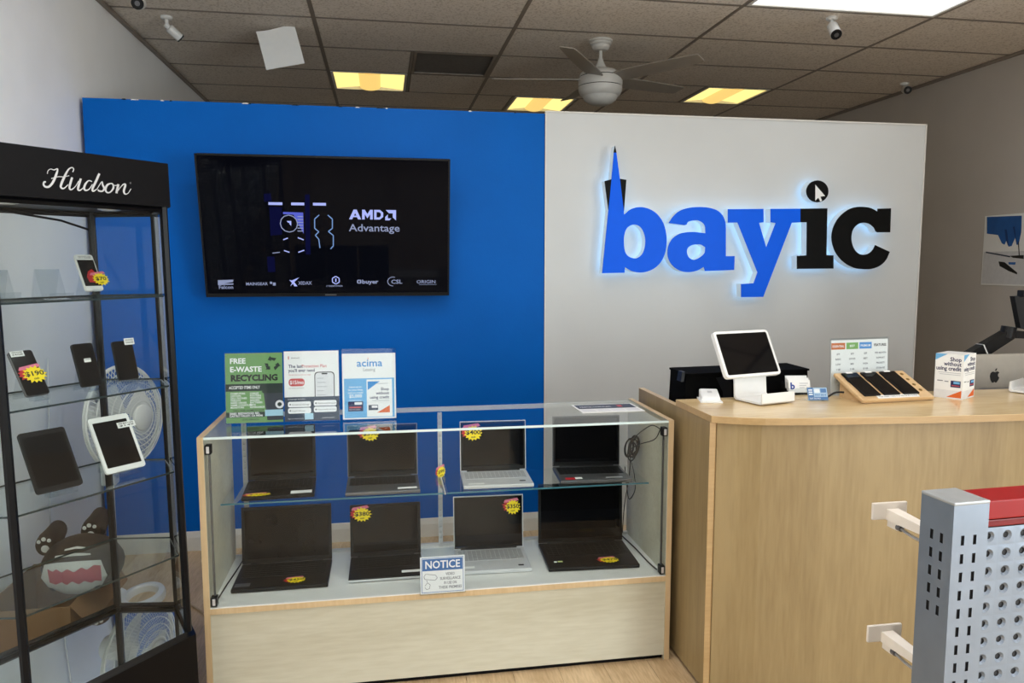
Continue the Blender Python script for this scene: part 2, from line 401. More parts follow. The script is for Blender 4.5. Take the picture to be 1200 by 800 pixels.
MB().box((XL, YF, ZC-.025), (XL+.022, YB, ZC-.0045)).build('wall_angle', M_TEE, ce)
MB().box((XR-.022, YF, ZC-.025), (XR, YB, ZC-.0045)).build('wall_angle', M_TEE, ce)

M_TROF = emis('troffer_diffuser_white', (.97, .99, 1.0), TROFFER_EMIT)
M_TROFD = emis('troffer_diffuser_dimmed', (.97, .99, 1.0), TROFFER_DIM)  # same diffuser turned down so the partition top is lit less
M_WARM = emis('troffer_diffuser_warm', (1.0, .78, .26), WARM_EMIT)
M_WARM2 = emis('troffer_centre_warm', (1.0, .68, .20), WARM_EMIT*.75)
M_LFR = mat('white_light_frame', srgb(228, 226, 220), .4)
def troffer(x0, x1, r, label, warm, lens=None):
    y0, y1 = TY0+r*TP+.014, TY0+(r+1)*TP-.014; x0 += .014; x1 -= .014
    t = thing('ceiling_light', label, 'ceiling light', ((x0+x1)/2, (y0+y1)/2, ZC), group='warm ceiling lights behind the partition' if warm else 'white ceiling lights')
    fr = MB()
    for q in ((x0, x1, y0, y0+.02), (x0, x1, y1-.02, y1), (x0, x0+.02, y0+.02, y1-.02), (x1-.02, x1, y0+.02, y1-.02)): fr.box((q[0], q[2], ZC-.006), (q[1], q[3], ZC+.028))
    fr.build('frame', M_LFR, t)
    if warm:
        # two sloping wings and a curved central basket
        xc = (x0+x1)/2; hw = .085
        MB().quad((x0+.02, y0+.02, ZC+.002), (x0+.02, y1-.02, ZC+.002), (xc-hw, y1-.02, ZC+.022), (xc-hw, y0+.02, ZC+.022)).build('diffuser', M_WARM, t)
        MB().quad((xc+hw, y0+.02, ZC+.022), (xc+hw, y1-.02, ZC+.022), (x1-.02, y1-.02, ZC+.002), (x1-.02, y0+.02, ZC+.002)).build('diffuser', M_WARM, t)
        rings = []
        for yy in (y0+.02, y1-.02): rings.append([Vector((xc+hw*math.cos(a), yy, ZC+.022-.035*math.sin(a))) for a in [math.pi*k/10 for k in range(11)]])
        MB().loft(rings, cap=False, close=False).build('basket', M_WARM2, t, smooth=True)
    else:
        MB().box((x0+.02, y0+.02, ZC+.002), (x1-.02, y1-.02, ZC+.012)).build('diffuser', lens or M_TROF, t)
    return t
troffer(2.675, 3.265, 3, 'warm yellow square light above the lit sign, rightmost of three', True)
troffer(-.38, .232, 3, 'warm yellow square light above the television, leftmost of three', True)
troffer(1.16, 1.74, 4, 'warm yellow square light farthest back below the ceiling fan', True)
troffer(TX[3], TX[4], -1, 'bright white rectangular light in front of the lit sign', False, M_TROFD)
for (c, r), lab in {(1, -3): 'white rectangular light over the display case', (1, -5): 'added unseen white light over the aisle, brightening the left wall', (3, -5): 'white rectangular light over the slotted rack', (1, -7): 'white rectangular light just behind the viewpoint',  # the aisle light is an extra one, added to brighten the left wall
                    (3, -9): 'white rectangular light in mid shop behind the viewpoint', (1, -11): 'white rectangular light nearest the storefront'}.items():
    troffer(TX[c], TX[c+1], r, lab, False)
# dark return-air vent
y0, y1 = TY0+2*TP+.014, TY0+3*TP-.014
v = thing('air_vent', 'dark return air vent panel beside the warm light', 'air vent', (.536, (y0+y1)/2, ZC))
M_VENT = mat('dark_vent_metal', srgb(150, 138, 126), .6, 0, .1, 30)
fr = MB()
for q in ((.246, .826, y0, y0+.02), (.246, .826, y1-.02, y1), (.246, .266, y0+.02, y1-.02), (.806, .826, y0+.02, y1-.02)): fr.box((q[0], q[2], ZC-.004), (q[1], q[3], ZC+.02))
fr.build('frame', M_VENT, v)
for k in range(22):
    yy = y0+.03+k*(y1-y0-.06)/21
    MB().quad((.266, yy, ZC+.002), (.806, yy, ZC+.002), (.806, yy+.018, ZC+.016), (.266, yy+.018, ZC+.016)).build('louvre', M_VENT, v)
MB().box((.266, y0+.02, ZC+.018), (.806, y1-.02, ZC+.022)).build('backing', mat('vent_shadow_box', srgb(70, 62, 56), .7), v)

# ------------------------------------------------------------------ television
TL, TRc, BL, BR = pY(228, 180, 4.03), pY(526, 186, 4.03), pY(241, 349, 4.17), pY(528, 345, 4.17)
ux = Vector((1, 0, 0)); c0 = (TL+TRc+BL+BR)/4
vdir = ((TL+TRc)/2-(BL+BR)/2); vdir.x = 0; tvh = vdir.length; vdir.normalize(); tvw = 1.278
tn = ux.cross(vdir)      # points toward the room (-y, down)
TVM = frame_m(c0, ux, vdir, tn)
tv = thing('television', 'wide black flat television tilted down on the blue partition', 'television', M=TVM)
MB().bbox((-tvw/2, -tvh/2, -.045), (tvw/2, tvh/2, -.004), .006, TVM).build('housing', M_BPLAS, tv)
fr = MB()
for q in ((-tvw/2, tvw/2, tvh/2-.009, tvh/2), (-tvw/2, tvw/2, -tvh/2, -tvh/2+.018), (-tvw/2, -tvw/2+.009, -tvh/2, tvh/2), (tvw/2-.009, tvw/2, -tvh/2, tvh/2)): fr.box((q[0], q[2], -.005), (q[1], q[3], .003), TVM)
fr.build('bezel', M_BPLAS, tv)
MB().box((-.2, -.2, -.13), (.2, .2, -.045), TVM).build('wall_mount', M_BLACK, tv)
M_TVS = mat('television_screen', (.002, .002, .003), .04, 0, .05, 4, emit=(.02, .03, .07), estr=.03, spec=.06)
scr = MB().box((-tvw/2+.009, -tvh/2+.018, -.004), (tvw/2-.009, tvh/2-.009, 0), TVM).build('screen', M_TVS, tv)
E1 = emis('screen_lilac', (.42, .48, .95), .75); E2 = emis('screen_blue', (.12, .15, .75), .55); E3 = emis('screen_cyan_line', (.22, .38, .75), .6); E4 = emis('screen_grey', (.35, .40, .62), .55); E5 = emis('screen_deep_blue', (.01, .012, .09), .12)
P = Print(scr, TVM @ Vector((-tvw/2, -tvh/2, 0)), ux*tvw, vdir*tvh, .0006)
def tvp(x, y):  # zoom crop (220,170..540,360 at 3.75x) -> unit square
    return ((x-30-(y-30)*0.072*(1-(x-30)/1125))/1122, 1-(y-32)/634)
# computer case picture
for q in (((322, 200), (352, 198), (356, 232), (324, 234)), ((334, 480), (366, 480), (370, 550), (338, 552)), ((345, 255), (400, 258), (400, 380), (350, 385)), ((500, 200), (520, 200), (524, 470), (502, 470))): P.poly('screen_picture', E5, [tvp(*p) for p in q], 1)
for a, b in ((342, 402), (440, 497), (535, 592)): P.poly('screen_picture', E1, [tvp(a,236), tvp(b,236), tvp(b,248), tvp(a,248)], 2)
P.poly('screen_picture', E2, [tvp(405,278), tvp(492,280), tvp(494,375), tvp(470,330), tvp(450,290), tvp(405,288)], 2)
for k in range(6): P.poly('screen_picture', E4, [tvp(466,296+k*13), tvp(492,296+k*13), tvp(492,300+k*13), tvp(468,300+k*13)], 3)
P.line('screen_picture', E4, [(tvp(430,330)[0]+.034*math.cos(t), tvp(430,330)[1]+.06*math.sin(t)) for t in [R(30*k) for k in range(13)]], .006, 3)
P.poly('screen_picture', E1, [tvp(420,318), tvp(440,318), tvp(440,340), tvp(432,332), tvp(432,326), tvp(426,326)], 3)
P.line('screen_picture', E1, [tvp(405,403), tvp(425,395)], .008, 3).line('screen_picture', E1, [tvp(468,393), tvp(494,403)], .008, 3)
P.line('screen_picture', E1, [tvp(408,452), tvp(432,460)], .008, 3).line('screen_picture', E1, [tvp(470,460), tvp(496,450)], .008, 3).line('screen_picture', E4, [tvp(358,464), tvp(390,460)], .006, 3)
P.line('screen_picture', E3, [tvp(q[0], q[1]) for q in ((562,290),(542,308),(542,350),(560,366),(545,382),(560,400),(565,440))], .007, 2)
P.line('screen_picture', E3, [tvp(q[0], q[1]) for q in ((600,290),(620,308),(620,350),(602,364),(624,382),(624,430),(612,444))], .007, 2)
P.poly('screen_lettering', E1, [tvp(*p) for p in ((694, 308), (714, 264), (728, 264), (748, 308), (734, 308), (721, 280), (708, 308))], 2)
P.poly('screen_lettering', E1, [tvp(*p) for p in ((707, 298), (736, 298), (733, 291), (710, 291))], 2.5)
P.poly('screen_lettering', E1, [tvp(*p) for p in ((752, 308), (752, 264), (764, 264), (776, 283), (788, 264), (800, 264), (800, 308), (788, 308), (788, 285), (776, 303), (764, 285), (764, 308))], 2)
P.poly('screen_lettering', E1, [tvp(*p) for p in ((806, 264), (832, 264), (847, 276), (847, 296), (832, 308), (806, 308))], 2).poly('screen_lettering', M_TVS, [tvp(*p) for p in ((817, 274), (829, 274), (836, 280), (836, 292), (829, 298), (817, 298))], 3)
ax = [tvp(858,264), tvp(905,264), tvp(905,311), tvp(890,297), tvp(890,279), tvp(873,279)]
P.poly('screen_lettering', E1, ax, 2).poly('screen_lettering', E1, [tvp(868,284), tvp(868,302), tvp(884,302), tvp(875,311), tvp(856,311), tvp(856,296)], 2)
x, y = tvp(694, 362); P.text('screen_lettering', E4, 'Advantage', x, y, .074, 2, .008, width=.208)
for txt, a, b, yy, sz, bd in (('MAINGEAR', 243, 340, 612, .03, .02), ('XIDAX', 470, 532, 610, .034, .02), ('CYBERPOWER', 592, 668, 621, .017, .01), ('buyer', 752, 828, 606, .04, .03), ('CSL', 884, 936, 607, .042, .02), ('ORIGIN', 1000, 1090, 606, .035, .01), ('Falcon', 127, 190, 628, .035, .02)):
    x, y = tvp(a, yy); P.text('screen_lettering', E4, txt, x, y, sz, 2, bd, width=(b-a)/1122)
P.poly('screen_lettering', E4, [tvp(124,588), tvp(190,586), tvp(188,596), tvp(150,604), tvp(190,603), tvp(189,609), tvp(124,611)], 2)
P.poly('screen_lettering', E4, [tvp(346,596), tvp(356,596), tvp(356,606), tvp(346,606)], 2).poly('screen_lettering', E4, [tvp(359,600), tvp(371,600), tvp(371,614), tvp(359,614)], 2)
P.poly('screen_lettering', E1, [tvp(430,588), tvp(442,590), tvp(474,576), tvp(452,598), tvp(466,618), tvp(452,618), tvp(446,606), tvp(434,618), tvp(442,602)], 2)
P.line('screen_lettering', E1, [(tvp(635,590)[0]+.016*math.cos(t), tvp(635,590)[1]+.029*math.sin(t)) for t in [R(60*k+30) for k in range(7)]], .007, 2).line('screen_lettering', E1, [tvp(635,582), tvp(635,598)], .009, 2)
P.rrect('screen_lettering', E4, tvp(730,606)[0], tvp(730,606)[1], tvp(749,588)[0], tvp(749,588)[1], .008, 2).line('screen_lettering', M_TVS, [tvp(739,592), tvp(739,602)], .01, 3)
P.line('screen_lettering', E4, [(tvp(893,597)[0]+.023*math.cos(t), tvp(893,597)[1]+.034*math.sin(t)) for t in [R(70+20*k) for k in range(11)]], .005, 2)
P.line('screen_lettering', E4, [tvp(1012,612), tvp(1092,612)], .003, 2)
P.done()
MB().box((-.03, -tvh/2+.005, .003), (.03, -tvh/2+.012, .004), TVM).build('maker_badge', M_DSILV, tv)

# ------------------------------------------------------------------ lit channel-letter sign
M_SB = mat('sign_blue_face', srgb(0, 92, 232), .4, 0, .02, 10, emit=(.0, .10, .80), estr=.12, spec=.12)
M_SK = mat('sign_black_face', (.003, .003, .003), .45, 0, .05, 10, spec=.1)
M_RET = mat('lit_acrylic_return', srgb(205, 214, 220), .45, 0, .03, 20, emit=(.55, .72, .9), estr=.22)
M_HALO = emis('sign_halo_led', (.36, .66, 1.0), 2.2)
yface = YP-.105; yback = YP-.040
def crop1(pts): return [(690+x/4, 160+y/4) for x, y in pts]
def crop2(pts): return [(870+x/5.335, 190+y/5.335) for x, y in pts]
def spl(pts, n=3, closed=True):
    out = []; L = len(pts)
    for k in range(L):
        p0, p1, p2, p3 = (Vector(pts[(k+j-1) % L]).to_2d() for j in range(4))
        a = (p1-p0).normalized().dot((p2-p1).normalized()); b2 = (p2-p1).normalized().dot((p3-p2).normalized())
        out.append(tuple(p1))
        if a > .55 and b2 > .55:
            for j in range(1, n):
                t = j/n; q = .5*((2*p1)+(-p0+p2)*t+(2*p0-5*p1+4*p2-p3)*t*t+(-p0+3*p1-3*p2+p3)*t**3); out.append(tuple(q))
    return out
b_out = spl(crop1([(63,640),(93,340),(107,195),(118,75),(130,75),(146,197),(166,366),(188,346),(214,334),(245,330),(285,339),(322,364),(350,405),(363,455),(365,500),(358,545),(340,585),(311,615),(275,632),(240,637),(205,631),(185,621),(170,611),(168,638)]))
b_hole = spl(crop1([(167,460),(180,428),(205,413),(230,415),(250,432),(262,460),(266,490),(262,525),(250,552),(230,568),(210,570),(185,560),(170,538),(165,500)]))
a_out = spl(crop1([(375,405),(450,415),(465,400),(490,393),(515,393),(537,405),(547,425),(548,453),(500,447),(460,448),(425,456),(395,476),(376,506),(370,540),(374,572),(392,602),(418,623),(450,634),(482,634),(515,625),(540,610),(545,630),(682,625),(684,560),(643,560),(643,430),(638,392),(622,362),(595,342),(550,331),(500,330),(455,337),(420,352),(392,379)]))
a_hole = spl(crop1([(460,540),(466,520),(485,508),(510,505),(530,507),(547,518),(546,542),(530,560),(507,574),(487,577),(468,564)]))
y_out = [(853.3,245),(894.9,244.6),(894.9,260.3),(889.7,261.2),(898.1,290.3),(909.4,261.2),(903.4,260.3),(903.4,244.6),(938,244.4),(938,260.3),(928,260.9),(894.5,347.8),(868.8,348),(868.8,332.7),(883.5,331.8),(888,319),(864.6,260.6),(853.3,260.8)]
i_out = crop2([(363,290),(532,288),(526,580),(570,582),(570,665),(343,667),(343,585),(403,582),(405,375),(363,375)])
dot = [(958.1+12.9*math.cos(R(15*k)), 224.1+12.9*math.sin(R(15*k))) for k in range(24)]
c_out = spl(crop2([(735,278),(790,283),(828,298),(846,310),(848,290),(930,288),(925,438),(845,438),(825,410),(795,385),(755,378),(720,390),(693,420),(682,465),(687,510),(705,550),(735,575),(770,577),(800,565),(822,540),(832,518),(922,560),(905,600),(880,632),(845,655),(800,668),(750,668),(700,660),(650,635),(610,600),(580,555),(562,500),(560,450),(575,395),(605,345),(645,308),(690,285)]))
wl_ = crop1([(75,208),(108,199),(93,345)]); wr_ = crop1([(146,197),(177,202),(165,360)]); tip = crop1([(117,76),(124,42),(131,76)])
def fill_mesh(outer, holes, y):
    """triangulated face of an outline with holes in plane Y=y"""
    bm = bmesh.new(); loops = []
    for lp in [outer]+holes:
        vs_ = [bm.verts.new(pY(px, py, yface)*1.0) for px, py in lp]
        for v_ in vs_: v_.co.y = y
        ed = [bm.edges.new((vs_[k], vs_[(k+1) % len(vs_)])) for k in range(len(vs_))]; loops.append(vs_)
    bmesh.ops.triangle_fill(bm, use_beauty=True, edges=bm.edges[:])
    for f in bm.faces:
        f.normal_update()
        if f.normal.y > 0: f.normal_flip()
    return bm
sg = thing('illuminated_sign', 'halo-lit bayic letter sign in blue and black on the white partition', 'sign', pY(705, 320, YP-.03))
def walls(mb, lp, y0, y1):
    p = [pY(px, py, yface) for px, py in lp]; n = len(p); i = len(mb.v)
    for q in p: mb.v.append(Vector((q.x, y0, q.z))); mb.v.append(Vector((q.x, y1, q.z)))
    for k in range(n): k2 = (k+1) % n; mb.f.append((i+2*k, i+2*k2, i+2*k2+1, i+2*k+1))
def letter(label, outer, holes, fmat, overlays=()):
    ret = MB()
    for lp in [outer]+holes: walls(ret, lp, yface+.006, yback)
    r = ret.build('letter', M_RET, sg); r['label'] = label
    f = MB()
    for lp in [outer]+holes: walls(f, lp, yface, yface+.0065)
    f.bm(fill_mesh(outer, holes, yface)); f.build('face', fmat, r)
    h = MB(); h.bm(fill_mesh(outer, holes, yback-.004)); h.build('halo_lamp', M_HALO, r)
    for nm, pts, mm, dy in overlays:
        o = MB()
        o.poly([Vector((q.x, yface-dy, q.z)) for q in [pY(px, py, yface) for px, py in pts]]).build(nm, mm, r)
    return r
letter('blue letter b shaped like a pointed tower', b_out, [b_hole], M_SB)
for nm, lp in (('tower wing on the left', wl_), ('tower wing on the right', wr_), ('spire tip', tip)):
    ret = MB(); walls(ret, lp, yface+.008, yback); o = ret.build('letter_wing', M_RET, sg); o['label'] = 'black ' + nm
    f = MB(); f.bm(fill_mesh(lp, [], yface+.002)); walls(f, lp, yface+.002, yface+.0085); f.build('face', M_SK, o)
    h = MB(); h.bm(fill_mesh(lp, [], yback-.004)); h.build('halo_lamp', M_HALO, o)
letter('blue letter a', a_out, [a_hole], M_SB)
letter('blue letter y', y_out, [], M_SB)
letter('black letter i', i_out, [], M_SK)
cur = crop2([(455,140),(455,240),(474,222),(486,246),(497,241),(487,215),(516,211)])
letter('black dot of the i with a white arrow', dot, [], M_SK, [('cursor_arrow', cur, M_WINK, .0015)])
letter('black letter c', c_out, [], M_SK)
for px, py in ((735, 300), (800, 300), (890, 300), (945, 300), (1000, 255), (958, 224)):
    q = pY(px, py, yface); MB().box((q.x-.008, yback-.006, q.z-.008), (q.x+.008, YP-.004, q.z+.008)).build('standoff', M_LSILV, sg)

# ------------------------------------------------------------------ glass display case
CX0, CX1, CY0, CY1, CZ = -.650, 1.108, 2.725, 3.215, .975
DK = .352      # deck height
case = thing('display_case', 'maple laminate display counter with glass top and front full of laptops', 'display case', ((CX0+CX1)/2, (CY0+CY1)/2, 0))
PT = .022
for x0 in (CX0, CX1-PT):
    sp = MB().box((x0, CY0, 0), (x0+PT, CY1, CZ)).build('side_panel', M_WOOD, case)
    MB().box((x0+.0005, CY0-.0012, .001), (x0+PT-.0005, CY0, CZ)).build('edge_band', M_WOODV, sp)
    MB().box((x0+.0005, CY0, CZ), (x0+PT-.0005, CY1, CZ+.0012)).build('edge_band', M_WOODV, sp)
MB().box((CX0+PT, CY0+.006, .02), (CX1-PT, CY0+.024, DK-.024)).build('front_panel', M_WOOD, case)
MB().box((CX0+PT, CY0+.02, 0), (CX1-PT, CY0+.03, .02)).build('kick_gap', M_BLACK, case)
dk = MB().box((CX0+PT, CY0+.001, DK-.022), (CX1-PT, CY1-.01, DK)).build('deck', M_DECK, case)
MB().box((CX0+PT, CY0-.001, DK-.024), (CX1-PT, CY0+.001, DK-.003)).build('edge_band', M_WOODV, dk)
tg = MB().box((CX0+PT, CY0+.006, CZ-.008), (CX1-PT, CY1-.004, CZ-.001)).build('glass_top', M_GLASS, case)
MB().box((CX0+PT, CY0+.001, CZ-.0085), (CX1-PT, CY0+.006, CZ-.0005)).build('polished_edge', M_EDGE, tg)
MB().box((CX0+PT, CY0+.008, DK), (CX1-PT, CY0+.012, CZ-.0085)).build('front_glass', M_GLASS, case)
for x in (CX0+PT+.013, CX1-PT-.013):
    for z in (DK+.022, CZ-.045):
        c = MB().bbox((x-.010, CY0+.001, z-.017), (x+.010, CY0+.030, z+.017), .002).build('glass_clip', M_BPLAS, case)
        MB().bbox((x-.005, CY0-.002, z-.012), (x+.005, CY0+.001, z+.012), .001).build('clip_pad', M_LSILV, c)
# slotted standards at the back and the glass shelf they carry
SZ = .680; SY0 = 2.90
def slotted(x, y, z0, z1, wd=.018):
    st = MB()
    st.box((x-wd/2, y, z0), (x-.004, y+.012, z1)).box((x+.004, y, z0), (x+wd/2, y+.012, z1))
    z = z0; k = 0
    while z < z1:
        st.box((x-.004, y, z), (x+.004, y+.012, min(z+.011, z1))); z += .025
    st.box((x-.004, y+.010, z0), (x+.004, y+.012, z1))
    return st.build('shelf_standard', M_LSILV, case)
for x in (CX0+.075, .232, CX1-.085): slotted(x, CY1-.03, DK, CZ-.03)
sh = MB().box((CX0+PT+.012, SY0, SZ-.006), (.225, CY1-.035, SZ)).build('glass_shelf', M_GLASS, case)
MB().box((CX0+PT+.012, SY0-.0015, SZ-.006), (.225, SY0, SZ)).build('polished_edge', mat('dark_glass_edge', srgb(70, 120, 135), .2), sh)
sh = MB().box((.239, SY0, SZ-.006), (CX1-PT-.012, CY1-.035, SZ)).build('glass_shelf', M_GLASS, case)
MB().box((.239, SY0-.0015, SZ-.006), (CX1-PT-.012, SY0, SZ)).build('polished_edge', MATS['dark_glass_edge'], sh)
for x in (CX0+.075, .232, CX1-.085):
    MB().prism([(x-.003, CY1-.03, SZ-.006), (x-.003, SY0+.02, SZ-.006), (x-.003, SY0+.02, SZ-.014), (x-.003, CY1-.03, SZ-.05)], (.006, 0, 0)).build('shelf_bracket', M_LSILV, case)
MB().box((CX0+PT, CY1-.02, CZ-.026), (CX1-PT, CY1-.004, CZ-.008)).build('rear_rail', M_LSILV, case)
MB().box((CX0+PT, CY1-.02, DK), (CX1-PT, CY1-.008, DK+.012)).build('rear_track', M_LSILV, case)

# ---- price bursts
def burst(cx, cy, rx, ry, n=15, seed=0):
    rn = random.Random(seed); pts = []
    for k in range(n*2):
        a = math.pi*k/n; q = 1.0+rn.uniform(-.05, .08) if k % 2 == 0 else .76
        pts.append((cx+rx*q*math.cos(a), cy+ry*q*math.sin(a)))
    return pts
def price_burst(parent, O, U, V, txt, seed=0, small='cash'):
    """die-cut yellow burst over a red and pink offset print, centred at O; U, V half extents"""
    O, U, V = Vector(O), Vector(U), Vector(V); N = U.cross(V).normalized()
    f = lambda p, l: O+U*p[0]+V*p[1]+N*l
    s_ = MB().prism([f(p, 0) for p in burst(0, 0, 1, 1, 15, seed)], N*.0006).build('price_sticker', M_YEL, parent)
    MB().prism([f(p, -.0008) for p in burst(-.42, .16, .92, .86, 13, seed+5)], N*.0005).build('red_backing', M_RED, s_)
    MB().prism([f(p, -.0003) for p in ((-1.15, .62), (-1.0, .98), (.55, 1.22), (.75, .92), (.3, .7))], N*.0004).build('pink_banner', M_PINK, s_)
    Pp = Print(s_, f((-1, -1), .0006), U*2, V*2, .0004)
    Pp.text('lettering', M_INK, txt, .5, .42, .38, 1, .025, 'CENTER', width=.13*2+.13*len(txt))
    if small: Pp.text('lettering', M_INK, small, .5, .2, .17, 1, .02, 'CENTER')
    Pp.done(); return s_

# ---- laptops
def laptop(label, cx, yf, z, wd, dp, lidh, ang, body, lidm, keym, rot=0, scr=None, bezel=.012, chin=.02):
    M = Matrix.Translation((cx, yf+dp/2, z)) @ Matrix.Rotation(rot, 4, 'Z')
    t = thing('laptop', label, 'laptop', M=M, group='laptops in the display case')
    bh = .017
    base = MB().bbox((-wd/2, -dp/2, .002), (wd/2, dp/2, bh), .004, M).build('base', body, t)
    for fx in (-1, 1):
        for fy in (-1, 1): MB().box((fx*(wd/2-.03)-.01, fy*(dp/2-.025)-.005, 0), (fx*(wd/2-.03)+.01, fy*(dp/2-.025)+.005, .003), M).build('foot', M_BPLAS, t)
    MB().box((-wd*.46, -dp*.08, bh-.0005), (wd*.46, dp*.40, bh+.0003), M).build('keyboard_well', body if keym is M_KEYL else M_BPLAS, t)
    kb = MB(); kw = wd*.90/14; kd = dp*.46/6
    for r in range(6):
        y0 = dp*.39-(r+1)*kd
        if r == 5:
            seg = [(0, 1), (1, 2), (2, 3), (3, 4), (4, 9), (9, 10), (10, 11), (11, 12.5), (12.5, 14)]
        else: seg = [(k, k+1) for k in range(14)]
        for a, b2 in seg: kb.box((-wd*.45+a*kw+.0012, y0+.001, bh), (-wd*.45+b2*kw-.0012, y0+kd-.001, bh+.0016), M)
    o = kb.build('keyboard', keym, t); o['kind'] = 'stuff'
    MB().bbox((-wd*.17, -dp*.46, bh-.001), (wd*.15, -dp*.12, bh+.0004), .0003, M).build('trackpad', M_BPLAS if keym is M_KEYD and body is not M_DSILV else body, t)
    MB().tube([M @ Vector((-wd*.4, dp/2-.004, bh)), M @ Vector((wd*.4, dp/2-.004, bh))], .006, 8).build('hinge', M_BPLAS, t)
    a = R(ang-90)
    LM = M @ Matrix.Translation((0, dp/2-.003, bh)) @ Matrix.Rotation(-a, 4, 'X')
    lid = MB().bbox((-wd/2, -.001, 0), (wd/2, .006, lidh), .003, LM).build('lid', lidm, t)
    MB().box((-wd/2+.004, -.0018, .004), (wd/2-.004, -.0008, lidh-.004), LM).build('bezel', M_BPLAS, lid)
    MB().box((-wd/2+bezel, -.0024, chin), (wd/2-bezel, -.0017, lidh-bezel), LM).build('screen', scr or M_SCREEN, lid)
    return t, M, LM
def on_base(M, x, y, hx, hy, rot=0):   # centre and half-extents on the keyboard deck
    Mr = M.to_3x3() @ Matrix.Rotation(rot, 3, 'Z')
    return M @ Vector((x, y, .0195)), Mr @ Vector((hx, 0, 0)), Mr @ Vector((0, hy, 0))
def on_lid(LM, x, z, hx, hz): 
    m3 = LM.to_3x3(); return LM @ Vector((x, -.0045, z)), m3 @ Vector((hx, 0, 0)), m3 @ Vector((0, 0, hz))
def card(t, M, x, y, wx, wy, m=None):
    MB().box((x-wx/2, y-wy/2, .0188), (x+wx/2, y+wy/2, .0194), M).build('spec_label', m or M_PAPER, t)

# lower deck, left to right
t, M, LM = laptop('large black laptop with its price burst near the front right, lower left of the case', -.402, 2.835, DK, .355, .245, .232, 94, M_BPLAS, M_BPLAS, M_KEYD, scr=M_SCRMAT)
price_burst(t, *on_base(M, .055, -.075, .036, .028), '$450', 1); card(t, M, -.14, -.09, .055, .03, M_DSILV)
t, M, LM = laptop('black laptop with a $380 burst on the screen corner, lower deck', -.005, 2.858, DK, .29, .225, .218, 94, M_BPLAS, M_BPLAS, M_KEYD)
price_burst(t, *on_lid(LM, -.095, .178, .038, .031), '$380', 2); card(t, M, .10, -.075, .08, .022)
MB().box((-.145, -.1135, .004), (.145, -.1125, .012), M).build('front_edge_trim', M_LSILV, t)
t, M, LM = laptop('silver laptop with dark screen behind the blue notice sign', .425, 2.853, DK, .30, .235, .228, 94, M_LSILV, M_LSILV, M_KEYL, R(-2), bezel=.008, chin=.014)
price_burst(t, *on_lid(LM, .105, .175, .034, .032), '$350', 3); card(t, M, -.10, -.085, .045, .02); MB().box((.10, -.088, .0175), (.122, -.076, .0182), M).build('fingerprint_reader', M_BPLAS, t)
t, M, LM = laptop('widest black laptop at the lower right of the case', .830, 2.82, DK, .375, .275, .26, 94, M_BPLAS, M_BPLAS, M_KEYD, R(-3), scr=M_SCREEN)
price_burst(t, *on_base(M, .075, -.085, .040, .030), '$470', 4); card(t, M, -.15, -.08, .012, .012); card(t, M, -.13, -.078, .02, .012, mat('pale_green_label', srgb(205, 215, 140), .6))
# upper shelf, left to right
t, M, LM = laptop('black laptop on the glass shelf at the far left with flat burst and label', -.415, 2.915, SZ, .27, .235, .222, 94, M_BPLAS, M_BPLAS, M_KEYD, R(3))
price_burst(t, *on_base(M, -.075, -.095, .045, .020), '$420', 6, None); card(t, M, .085, -.09, .08, .035)
t, M, LM = laptop('dark grey laptop with a $390 burst on the shelf', -.012, 2.905, SZ, .29, .22, .218, 94, M_DSILV, M_DSILV, M_KEYD)
price_burst(t, *on_lid(LM, -.05, .178, .038, .030), '$390', 7); card(t, M, .095, -.085, .075, .022)
t, M, LM = laptop('silver laptop with white keys and a $400 burst on the shelf', .452, 2.915, SZ, .285, .215, .215, 94, M_LSILV, M_LSILV, M_KEYL, R(-2))
price_burst(t, *on_lid(LM, -.085, .165, .040, .034), '$400', 8); card(t, M, -.09, -.09, .065, .016); MB().box((.09, -.07, .0175), (.115, -.058, .0182), M).build('fingerprint_reader', M_BPLAS, t)
t, M, LM = laptop('grey laptop with glossy black screen and red sticker on the shelf right end', .862, 2.915, SZ, .30, .22, .222, 93, M_DSILV, M_DSILV, M_KEYD, R(-4))
MB().box((-.125, -.1, .0175), (-.085, -.072, .0184), M).build('red_sticker', M_RED, t); card(t, M, -.07, -.085, .03, .026); card(t, M, .08, -.085, .07, .014, M_LSILV)
# small star tag on the middle standard
q = pY(517, 553, SY0+.24); tg_ = thing('price_tag', 'small crumpled star price tag hanging on the middle standard', 'price tag', q)
price_burst(tg_, q, Vector((.020, .008, .004)), Vector((0, 0, .026)), '$99', 11)
MB().tube([q+Vector((0, .003, .02)), q+Vector((-.004, .006, .05))], .0008, 5).build('string', M_PAPER, tg_)

